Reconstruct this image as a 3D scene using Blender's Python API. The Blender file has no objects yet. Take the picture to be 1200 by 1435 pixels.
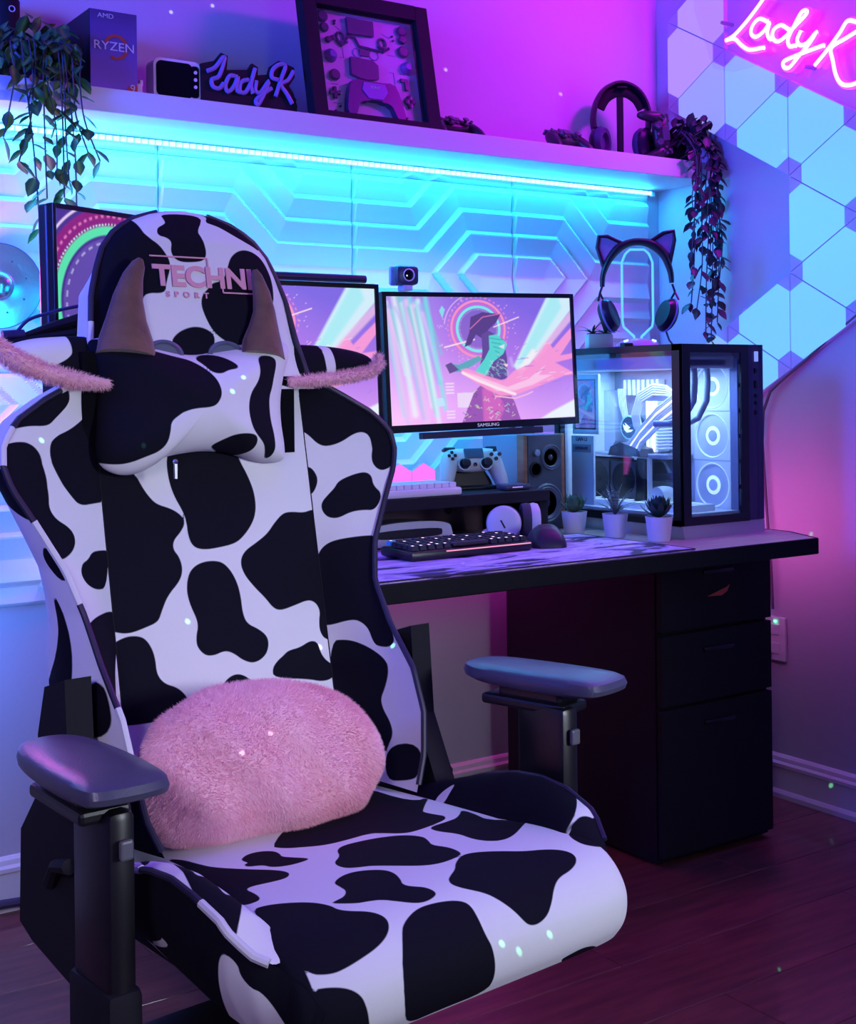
import bpy, bmesh, math, random
import numpy as np
from mathutils import Vector, Matrix, Euler
random.seed(7); rng = np.random.default_rng(7)
SC = bpy.context.scene; COL = SC.collection
PI = math.pi
# ------------------------------------------------------------------ camera
TH = 0.5941067
cam_d = bpy.data.cameras.new('camera'); cam = bpy.data.objects.new('camera', cam_d); COL.objects.link(cam)
cam_d.sensor_fit = 'HORIZONTAL'; cam_d.sensor_width = 36.0
cam_d.lens = 1834.744 * 36.0 / 1200.0
cam_d.shift_x = 0.0; cam_d.shift_y = -(717.5 - 549.3) / 1200.0
cam_d.clip_start = 0.05
cam.location = (-2.74089, -2.82692, 1.09266)
cam.rotation_euler = (Matrix.Rotation(-(PI / 2 - TH) + PI / 2 - PI / 2, 3, 'Z')).to_euler()
_f = Vector((math.sin(TH), math.cos(TH), 0)); _r = Vector((math.cos(TH), -math.sin(TH), 0)); _u = Vector((0, 0, 1))
ROLL = 0.01152
_m = Matrix((( _r.x, _u.x, -_f.x), (_r.y, _u.y, -_f.y), (_r.z, _u.z, -_f.z)))
cam.rotation_euler = (_m @ Matrix.Rotation(-ROLL, 3, 'Z')).to_euler()
SC.camera = cam
# ------------------------------------------------------------------ world, exposure
SC.view_settings.view_transform = 'Standard'; SC.view_settings.look = 'None'
SC.view_settings.gamma = 1.0; SC.view_settings.use_curve_mapping = False
SC.view_settings.exposure = 0.0
SC.render.film_transparent = False
w = bpy.data.worlds.new('night'); SC.world = w; w.use_nodes = True
w.node_tree.nodes['Background'].inputs[0].default_value = (0.02, 0.025, 0.06, 1)
w.node_tree.nodes['Background'].inputs[1].default_value = 0.3
SC.cycles.max_bounces = 8; SC.cycles.sample_clamp_indirect = 4.0
# ------------------------------------------------------------------ lamps of the room, and added fill lights
def area(name, loc, target, sx, sy, col, power, spread=PI):
    d = bpy.data.lights.new(name, 'AREA'); d.shape = 'RECTANGLE'; d.size = sx; d.size_y = sy
    d.color = col; d.energy = power; d.spread = spread
    o = bpy.data.objects.new(name, d); COL.objects.link(o); o.location = loc
    v = Vector(target) - Vector(loc)
    o.rotation_euler = v.to_track_quat('-Z', 'Y').to_euler(); return o
def point(name, loc, r, col, power):
    d = bpy.data.lights.new(name, 'POINT'); d.shadow_soft_size = r; d.color = col; d.energy = power
    o = bpy.data.objects.new(name, d); COL.objects.link(o); o.location = loc; return o
CY = (0.0, 0.46, 1.0)
area('led_strip_light', (-1.32, -0.060, 1.672), (-1.32, -0.10, 1.0), 2.5, 0.012, CY, 8.0)          # strip under the shelf, shining down
area('led_strip_out', (-1.32, -0.034, 1.660), (-1.32, -0.60, 1.56), 2.5, 0.008, CY, 3)             # and outwards
area('wall_fill_middle', (-0.93, -0.330, 1.17), (-0.85, 0.0, 1.17), 0.46, 0.25, CY, 4.0)           # added cyan fill hidden behind the monitors, evens out the wall
area('wall_fill_left', (-1.50, -0.335, 1.17), (-1.45, 0.0, 1.17), 0.46, 0.25, CY, 3.0)  # second added cyan fill for the tiles, hidden by its monitor
area('cymbal_fill', (-1.90, -0.36, 1.20), (-1.97, 0.0, 1.30), 0.06, 0.40, CY, 1.3)  # small added cyan fill aimed at the cymbal
area('desk_back_strip', (-1.05, -0.030, 0.70), (-1.05, -0.30, 0.0), 1.4, 0.012, (1.0, 0.04, 0.75), 1.8)
area('desk_side_strip', (-0.272, -0.42, 0.735), (0.0, -0.42, 0.80), 0.50, 0.012, (1.0, 0.12, 0.60), 1.05)
area('window_light', (-0.80, -3.95, 1.34), (-1.75, -1.2, 0.70), 0.55, 0.6, (0.60, 0.64, 0.76), 6.0, PI*.29)
area('left_floor_fill', (-3.75, -3.3, 1.9), (-2.3, -0.6, 0.1), 0.5, 0.5, (0.66, 0.58, 0.82), 4.0, PI*.32)  # added fill for the dark floor at the left, no hallway there
area('ceiling_light', (-1.8, -1.8, 2.44), (-1.7, -1.7, 0), 1.0, 1.0, (0.20, 0.08, 1.0), 4.6, PI*.6)
area('blue_wall_fill', (-3.9, -1.0, 1.9), (-1.0, 0.0, 1.75), 0.4, 0.8, (0.04, 0.09, 1.0), 24, PI*.42)  # added blue fill for the upper left wall, out of view
area('pink_wall_fill', (-0.10, -0.85, 2.40), (-0.75, 0.0, 1.95), 0.30, 0.12, (0.72, 0.0, 1.0), 16)  # added magenta fill out of view, strengthens the neon's glow on the wall
point('left_lamp', (-2.13, -0.16, 1.30), 0.06, (1.0, 0.12, 0.75), 5.0)
point('low_wall_fill', (-2.16, -0.22, 0.60), 0.06, (0.05, 0.25, 1.0), 5)  # added blue fill for the lower left wall, stands for no lamp
# ------------------------------------------------------------------ materials
MATS = {}
def mat(name, col=(.5,.5,.5), rough=.5, metal=0., emit=None, es=0., noise=None, bump=0., bscale=200., coat=0., sheen=0., spec=.5):
    if name in MATS: return MATS[name]
    m = bpy.data.materials.new(name); m.use_nodes = True; nt = m.node_tree; b = nt.nodes['Principled BSDF']
    b.inputs['Base Color'].default_value = (*col, 1); b.inputs['Roughness'].default_value = rough
    b.inputs['Metallic'].default_value = metal; b.inputs['Specular IOR Level'].default_value = spec
    if coat: b.inputs['Coat Weight'].default_value = coat
    if sheen: b.inputs['Sheen Weight'].default_value = sheen
    if emit: b.inputs['Emission Color'].default_value = (*emit, 1); b.inputs['Emission Strength'].default_value = es
    if noise:
        tc = nt.nodes.new('ShaderNodeTexCoord'); n = nt.nodes.new('ShaderNodeTexNoise'); n.inputs['Scale'].default_value = noise[1]
        n.inputs['Detail'].default_value = 4
        mp = nt.nodes.new('ShaderNodeMapping'); mp.inputs['Scale'].default_value = noise[2] if len(noise) > 2 else (1,1,1)
        mx = nt.nodes.new('ShaderNodeMix'); mx.data_type = 'RGBA'
        mx.inputs[6].default_value = (*col, 1); mx.inputs[7].default_value = (*noise[0], 1)
        rp = nt.nodes.new('ShaderNodeValToRGB'); rp.color_ramp.elements[0].position = .35; rp.color_ramp.elements[1].position = .65
        nt.links.new(tc.outputs['Object'], mp.inputs[0]); nt.links.new(mp.outputs[0], n.inputs['Vector'])
        nt.links.new(n.outputs[0], rp.inputs[0]); nt.links.new(rp.outputs[0], mx.inputs[0]); nt.links.new(mx.outputs[2], b.inputs['Base Color'])
    if bump:
        tc = nt.nodes.new('ShaderNodeTexCoord'); n = nt.nodes.new('ShaderNodeTexNoise'); n.inputs['Scale'].default_value = bscale
        bp = nt.nodes.new('ShaderNodeBump'); bp.inputs['Strength'].default_value = bump; bp.inputs['Distance'].default_value = .002
        nt.links.new(tc.outputs['Object'], n.inputs['Vector']); nt.links.new(n.outputs[0], bp.inputs['Height']); nt.links.new(bp.outputs[0], b.inputs['Normal'])
    MATS[name] = m; return m
def glass(name, tint=(1,1,1), rough=.0, ior=1.5, boost=1.0):
    if name in MATS: return MATS[name]
    m = bpy.data.materials.new(name); m.use_nodes = True; nt = m.node_tree; nt.nodes.clear()
    o = nt.nodes.new('ShaderNodeOutputMaterial'); mx = nt.nodes.new('ShaderNodeMixShader'); t = nt.nodes.new('ShaderNodeBsdfTransparent')
    g = nt.nodes.new('ShaderNodeBsdfGlossy'); fr = nt.nodes.new('ShaderNodeFresnel'); ge = nt.nodes.new('ShaderNodeNewGeometry')
    im = nt.nodes.new('ShaderNodeMapRange'); im.inputs['To Min'].default_value = ior; im.inputs['To Max'].default_value = 1/ior
    nt.links.new(ge.outputs['Backfacing'], im.inputs['Value']); nt.links.new(im.outputs[0], fr.inputs[0])
    t.inputs[0].default_value = (*tint, 1); g.inputs['Roughness'].default_value = rough
    ma = nt.nodes.new('ShaderNodeMath'); ma.operation = 'MULTIPLY'; ma.inputs[1].default_value = boost; ma.use_clamp = True
    nt.links.new(fr.outputs[0], ma.inputs[0]); nt.links.new(ma.outputs[0], mx.inputs[0]); nt.links.new(t.outputs[0], mx.inputs[1])
    nt.links.new(g.outputs[0], mx.inputs[2]); nt.links.new(mx.outputs[0], o.inputs[0]); MATS[name] = m; return m
def cow(name='cow_fabric', white=(.78,.78,.84), black=(.006,.006,.014)):
    if name in MATS: return MATS[name]
    m = bpy.data.materials.new(name); m.use_nodes = True; nt = m.node_tree; b = nt.nodes['Principled BSDF']
    a = nt.nodes.new('ShaderNodeAttribute'); a.attribute_name = 'spot'
    mr = nt.nodes.new('ShaderNodeMapRange'); mr.inputs['From Min'].default_value = -.0007; mr.inputs['From Max'].default_value = .0007
    mx = nt.nodes.new('ShaderNodeMix'); mx.data_type = 'RGBA'; mx.inputs[6].default_value = (*black, 1); mx.inputs[7].default_value = (*white, 1)
    nt.links.new(a.outputs['Fac'], mr.inputs['Value']); nt.links.new(mr.outputs[0], mx.inputs[0]); nt.links.new(mx.outputs[2], b.inputs['Base Color'])
    b.inputs['Roughness'].default_value = .85; b.inputs['Specular IOR Level'].default_value = .12
    tc = nt.nodes.new('ShaderNodeTexCoord'); n = nt.nodes.new('ShaderNodeTexNoise'); n.inputs['Scale'].default_value = 700
    bp = nt.nodes.new('ShaderNodeBump'); bp.inputs['Strength'].default_value = .25; bp.inputs['Distance'].default_value = .001
    nt.links.new(tc.outputs['Object'], n.inputs['Vector']); nt.links.new(n.outputs[0], bp.inputs['Height']); nt.links.new(bp.outputs[0], b.inputs['Normal'])
    MATS[name] = m; return m
def vcol(name, es):
    if name in MATS: return MATS[name]
    m = bpy.data.materials.new(name); m.use_nodes = True; nt = m.node_tree; b = nt.nodes['Principled BSDF']
    a = nt.nodes.new('ShaderNodeAttribute'); a.attribute_name = 'picture'
    b.inputs['Base Color'].default_value = (.01,.01,.01,1); b.inputs['Roughness'].default_value = .35
    if es > 0:
        nt.links.new(a.outputs['Color'], b.inputs['Emission Color']); b.inputs['Emission Strength'].default_value = es
    else: nt.links.new(a.outputs['Color'], b.inputs['Base Color'])
    MATS[name] = m; return m
# ------------------------------------------------------------------ mesh helpers
class MB:
    def __init__(s): s.v = []; s.f = []
    def add(s, vs, fs, M=None):
        o = len(s.v)
        if M is not None: vs = [M @ Vector(q) for q in vs]
        s.v += [tuple(q) for q in vs]; s.f += [tuple(i + o for i in f) for f in fs]; return s
    def box(s, c, d, M=None, bev=0.):
        x, y, z = d[0]/2, d[1]/2, d[2]/2
        if bev <= 0:
            vs = [(c[0]+a*x, c[1]+b*y, c[2]+e*z) for a in (-1,1) for b in (-1,1) for e in (-1,1)]
            return s.add(vs, [(0,1,3,2),(4,6,7,5),(0,4,5,1),(2,3,7,6),(0,2,6,4),(1,5,7,3)], M)
        bm = bmesh.new(); bmesh.ops.create_cube(bm, size=1)
        for v in bm.verts: v.co = Vector((c[0]+v.co.x*d[0], c[1]+v.co.y*d[1], c[2]+v.co.z*d[2]))
        bmesh.ops.bevel(bm, geom=list(bm.edges), offset=min(bev, min(d)*.49), segments=2, profile=.5, affect='EDGES')
        bm.verts.index_update()
        s.add([v.co.copy() for v in bm.verts], [[v.index for v in f.verts] for f in bm.faces], M); bm.free(); return s
    def tube(s, pts, r, n=8, M=None, flat=1.0, cap=True, closed=False):
        pts = [Vector(p) for p in pts]; k = len(pts)
        if not hasattr(r, '__len__'): r = [r]*k
        vs = []; up = None
        for i, p in enumerate(pts):
            if closed: t = pts[(i+1) % k]-pts[i-1]
            else: t = pts[min(i+1,k-1)]-pts[max(i-1,0)]
            t.normalize()
            if up is None:
                up = Vector((0,0,1)) if abs(t.z) < .9 else Vector((0,1,0))
            a = t.cross(up)
            if a.length < 1e-4: a = t.cross(Vector((1,0,0)))
            a.normalize(); b = a.cross(t).normalized(); up = b
            for j in range(n):
                q = 2*PI*j/n; vs.append(p + a*math.cos(q)*r[i] + b*math.sin(q)*r[i]*flat)
        fs = []
        for i in range(k if closed else k-1):
            i2 = (i+1) % k
            for j in range(n): fs.append((i*n+j, i*n+(j+1)%n, i2*n+(j+1)%n, i2*n+j))
        if cap and not closed: fs += [tuple(range(n-1,-1,-1)), tuple((k-1)*n+j for j in range(n))]
        return s.add(vs, fs, M)
    def lathe(s, prof, n=24, M=None, cap=True):  # profile of (r, z)
        vs = []; fs = []; k = len(prof)
        for r, z in prof:
            for j in range(n): q = 2*PI*j/n; vs.append((r*math.cos(q), r*math.sin(q), z))
        for i in range(k-1):
            for j in range(n): fs.append((i*n+j, i*n+(j+1)%n, (i+1)*n+(j+1)%n, (i+1)*n+j))
        if cap and prof[0][0] > 1e-5: fs.append(tuple(range(n-1,-1,-1)))
        if cap and prof[-1][0] > 1e-5: fs.append(tuple((k-1)*n+j for j in range(n)))
        return s.add(vs, fs, M)
    def prism(s, poly, d0, d1, M=None):  # polygon in (x, z), extruded along y
        n = len(poly); vs = [(x, d0, z) for x, z in poly] + [(x, d1, z) for x, z in poly]
        fs = [tuple(range(n)), tuple(range(2*n-1, n-1, -1))] + [(i, i+n, (i+1)%n+n, (i+1)%n) for i in range(n)]
        return s.add(vs, fs, M)
    def ball(s, c, r, n=12, M=None):
        rx, ry, rz = (r, r, r) if not hasattr(r, '__len__') else r
        vs = []; fs = []; m = n//2+1
        for i in range(m):
            a = PI*i/(m-1)
            for j in range(n): q = 2*PI*j/n; vs.append((c[0]+rx*math.sin(a)*math.cos(q), c[1]+ry*math.sin(a)*math.sin(q), c[2]+rz*math.cos(a)))
        for i in range(m-1):
            for j in range(n): fs.append((i*n+j, (i+1)*n+j, (i+1)*n+(j+1)%n, i*n+(j+1)%n))
        return s.add(vs, fs, M)
def mesh_of(mb, m, smooth=False, sharp=None):
    me = bpy.data.meshes.new('mesh'); me.from_pydata(mb.v, [], mb.f)
    if m is not None: me.materials.append(m)
    bm = bmesh.new(); bm.from_mesh(me); bmesh.ops.remove_doubles(bm, verts=bm.verts, dist=1e-6); bmesh.ops.recalc_face_normals(bm, faces=bm.faces)
    if smooth:
        for f in bm.faces: f.smooth = True
        for e in bm.edges:
            if len(e.link_faces) == 2 and e.calc_face_angle(0) > (sharp or .7): e.smooth = False
    bm.to_mesh(me); bm.free(); return me
def obj(name, mb, m, parent=None, smooth=False, sharp=None, kind=None, label=None):
    me = mb if isinstance(mb, bpy.types.Mesh) else mesh_of(mb, m, smooth, sharp)
    me.name = name
    o = bpy.data.objects.new(name, me); COL.objects.link(o)
    if parent is not None: o.parent = parent
    if kind: o['kind'] = kind
    if label: o['label'] = label
    return o
def thing(name, label, cat, loc=(0,0,0), rot=0., group=None):
    o = bpy.data.objects.new(name, None); COL.objects.link(o); o.location = loc
    o.rotation_euler = (0,0,rot) if not hasattr(rot, '__len__') else rot
    o.empty_display_size = .05; o['label'] = label; o['category'] = cat
    if group: o['group'] = group
    return o
def tag(o, label, cat, group=None):
    o['label'] = label; o['category'] = cat
    if group: o['group'] = group
    return o
def T(x=0,y=0,z=0): return Matrix.Translation((x,y,z))
def R(a, ax): return Matrix.Rotation(a, 4, ax)
def sm(pts, k=5):
    V = [Vector(p) for p in pts]; Q = []
    for i in range(len(V)-1):
        p0, p1, p2, p3 = V[max(i-1,0)], V[i], V[i+1], V[min(i+2,len(V)-1)]
        for s_ in range(k): u = s_/k; Q.append(.5*((2*p1)+(p2-p0)*u+(2*p0-5*p1+4*p2-p3)*u*u+(3*p1-p0-3*p2+p3)*u**3))
    return Q+[V[-1]]
def smr(pts, rr, k=5):
    return sm(pts, k), [float(x) for x in np.interp(np.linspace(0, len(pts)-1, (len(pts)-1)*k+1), range(len(pts)), rr)]
def rrect(x0, x1, z0, z1, r, n=6):
    P = []
    for cx, cz, a0 in ((x1-r,z1-r,0),(x0+r,z1-r,PI/2),(x0+r,z0+r,PI),(x1-r,z0+r,1.5*PI)):
        P += [(cx+r*math.cos(a0+PI/2*i/n), cz+r*math.sin(a0+PI/2*i/n)) for i in range(n+1)]
    return P
def smooth_poly(P, k=2):
    P = np.array(P, float)
    for _ in range(k):
        Q = np.roll(P, -1, 0); P = np.stack([P*.75+Q*.25, P*.25+Q*.75], 1).reshape(-1, 2)
    return P
def sdf(X, P):      # signed distance of points X(n,2) to polygon P: positive outside
    A = P; B = np.roll(P, -1, 0); out = np.empty(len(X))
    for s in range(0, len(X), 4000):
        x = X[s:s+4000, None, :]; e = B-A; w_ = x-A[None]
        t = np.clip((w_*e).sum(-1)/((e*e).sum(-1)+1e-12), 0, 1); d = np.sqrt(((w_-e[None]*t[...,None])**2).sum(-1).min(1))
        c1 = (A[None,:,1] <= x[...,1]); c2 = (B[None,:,1] <= x[...,1]); cr = e[None,:,0]*w_[...,1]-e[None,:,1]*w_[...,0]
        wn = (c1 & ~c2 & (cr > 0)).sum(1).astype(int) - (~c1 & c2 & (cr < 0)).sum(1)
        out[s:s+4000] = np.where(wn != 0, -d, d)
    return out
def blob_field(X, polys, invert=False):
    d = np.full(len(X), 1e3)
    for P in polys: d = np.minimum(d, sdf(X, smooth_poly(P)))
    return -d if invert else d
def grid_mesh(name, fn, nu, nv, m, parent, polys=None, invert=False, su=1., sv=1., base=(0,0,0), solid=None):
    U, V = np.meshgrid(np.linspace(0,1,nu), np.linspace(0,1,nv)); S = fn(U, V).reshape(-1,3)-np.array(base)
    fs = [(j*nu+i, j*nu+i+1, (j+1)*nu+i+1, (j+1)*nu+i) for j in range(nv-1) for i in range(nu-1)]
    me = bpy.data.meshes.new(name); me.from_pydata(S.tolist(), [], fs); me.materials.append(m)
    me.polygons.foreach_set('use_smooth', [True]*len(me.polygons))
    a = me.attributes.new('spot', 'FLOAT', 'POINT')
    if polys is None: val = np.full(len(S), -1. if invert else 1.)
    else:
        X = np.stack([U.ravel()*su, V.ravel()*sv], -1)
        val = blob_field(X, [[(x*su, y*sv) for x, y in P] for P in polys], invert)
    a.data.foreach_set('value', val.astype(np.float32))
    o = bpy.data.objects.new(name, me); COL.objects.link(o); o.parent = parent
    if solid: md = o.modifiers.new('thick', 'SOLIDIFY'); md.thickness = solid; md.offset = 0
    return o
def text_obj(name, s, size, m, parent, M, depth=.0006, align='CENTER', squeeze=1., shear=0., off=0.):
    c = bpy.data.curves.new('t', 'FONT'); c.body = s; c.size = size; c.extrude = depth; c.offset = off; c.align_x = align; c.align_y = 'CENTER'; c.shear = shear
    t = bpy.data.objects.new('t', c); COL.objects.link(t); dg = bpy.context.evaluated_depsgraph_get()
    me = bpy.data.meshes.new_from_object(t.evaluated_get(dg)); bpy.data.objects.remove(t); bpy.data.curves.remove(c)
    me.transform(M @ Matrix.Diagonal((squeeze,1,1,1))); me.materials.clear(); me.materials.append(m)
    return obj(name, me, None, parent)
FRONT = R(PI/2, 'X')      # text lying in XY -> standing in XZ, facing -y
# common materials
black = mat('black_plastic', (.008,.008,.012), .35)
matte = mat('matte_black', (.008,.008,.014), .75, spec=.25)
rubber = mat('black_rubber', (.006,.006,.010), .7, bump=.3, bscale=300, spec=.2)
white = mat('white_plastic', (.75,.75,.78), .35)
offwhite = mat('white_paint', (.72,.72,.76), .5)
steel = mat('brushed_steel', (.45,.45,.5), .35, 1.)
COW = cow()
# ------------------------------------------------------------------ traced outlines, in each surface's own coordinates
NEON =  [[(-0.473, 2.12), (-0.445, 2.097), (-0.405, 2.068), (-0.365, 2.045), (-0.336, 2.039)], [(-0.336, 2.039), (-0.368, 2.036), (-0.393, 2.013), (-0.421, 1.995), (-0.468, 1.99)], [(-0.48, 2.057), (-0.455, 2.069), (-0.433, 2.057), (-0.427, 2.037), (-0.444, 2.024), (-0.471, 2.033), (-0.491, 2.05), (-0.483, 2.029), (-0.488, 2.01), (-0.506, 2.004)], [(-0.552, 2.019), (-0.528, 2.035), (-0.504, 2.028), (-0.501, 2.008), (-0.517, 1.995), (-0.543, 2.002), (-0.578, 2.023), (-0.612, 2.044), (-0.609, 2.053), (-0.594, 2.05), (-0.567, 2.017), (-0.551, 1.992), (-0.556, 1.974), (-0.574, 1.972)], [(-0.593, 2.005), (-0.581, 1.985), (-0.59, 1.969), (-0.613, 1.97), (-0.641, 1.99), (-0.621, 1.968), (-0.587, 1.943), (-0.555, 1.92), (-0.537, 1.924), (-0.537, 1.939), (-0.577, 1.945), (-0.623, 1.949), (-0.663, 1.952)], [(-0.763, 1.987), (-0.737, 1.995), (-0.713, 1.971), (-0.673, 1.936), (-0.635, 1.907)], [(-0.775, 1.966), (-0.732, 1.954), (-0.688, 1.94), (-0.692, 1.907), (-0.701, 1.869), (-0.718, 1.844), (-0.749, 1.836), (-0.787, 1.844)]]
SIGN =  [[(-1.517, 1.809), (-1.498, 1.819), (-1.479, 1.843), (-1.475, 1.84), (-1.488, 1.802), (-1.506, 1.791), (-1.503, 1.776), (-1.488, 1.774), (-1.477, 1.787)], [(-1.444, 1.805), (-1.462, 1.805), (-1.473, 1.783), (-1.467, 1.769), (-1.452, 1.783), (-1.442, 1.805), (-1.446, 1.777), (-1.436, 1.771)], [(-1.416, 1.802), (-1.434, 1.795), (-1.438, 1.775), (-1.425, 1.772), (-1.411, 1.794), (-1.399, 1.83), (-1.41, 1.791), (-1.405, 1.772)], [(-1.396, 1.802), (-1.399, 1.78), (-1.386, 1.777), (-1.365, 1.805), (-1.376, 1.777), (-1.392, 1.749), (-1.398, 1.757), (-1.382, 1.773), (-1.358, 1.79)], [(-1.341, 1.811), (-1.357, 1.815), (-1.354, 1.833), (-1.336, 1.847), (-1.322, 1.844), (-1.334, 1.812), (-1.348, 1.772)], [(-1.301, 1.836), (-1.315, 1.814), (-1.334, 1.801), (-1.319, 1.782), (-1.305, 1.76)]]
SIGNB =  [(-1.53, 1.825), (-1.497, 1.835), (-1.481, 1.855), (-1.465, 1.85), (-1.468, 1.818), (-1.439, 1.822), (-1.415, 1.825), (-1.405, 1.841), (-1.39, 1.834), (-1.391, 1.816), (-1.365, 1.821), (-1.359, 1.84), (-1.337, 1.856), (-1.297, 1.845), (-1.296, 1.823), (-1.311, 1.801), (-1.3, 1.786), (-1.29, 1.756), (-1.297, 1.748), (-1.4, 1.743), (-1.528, 1.744)]
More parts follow.
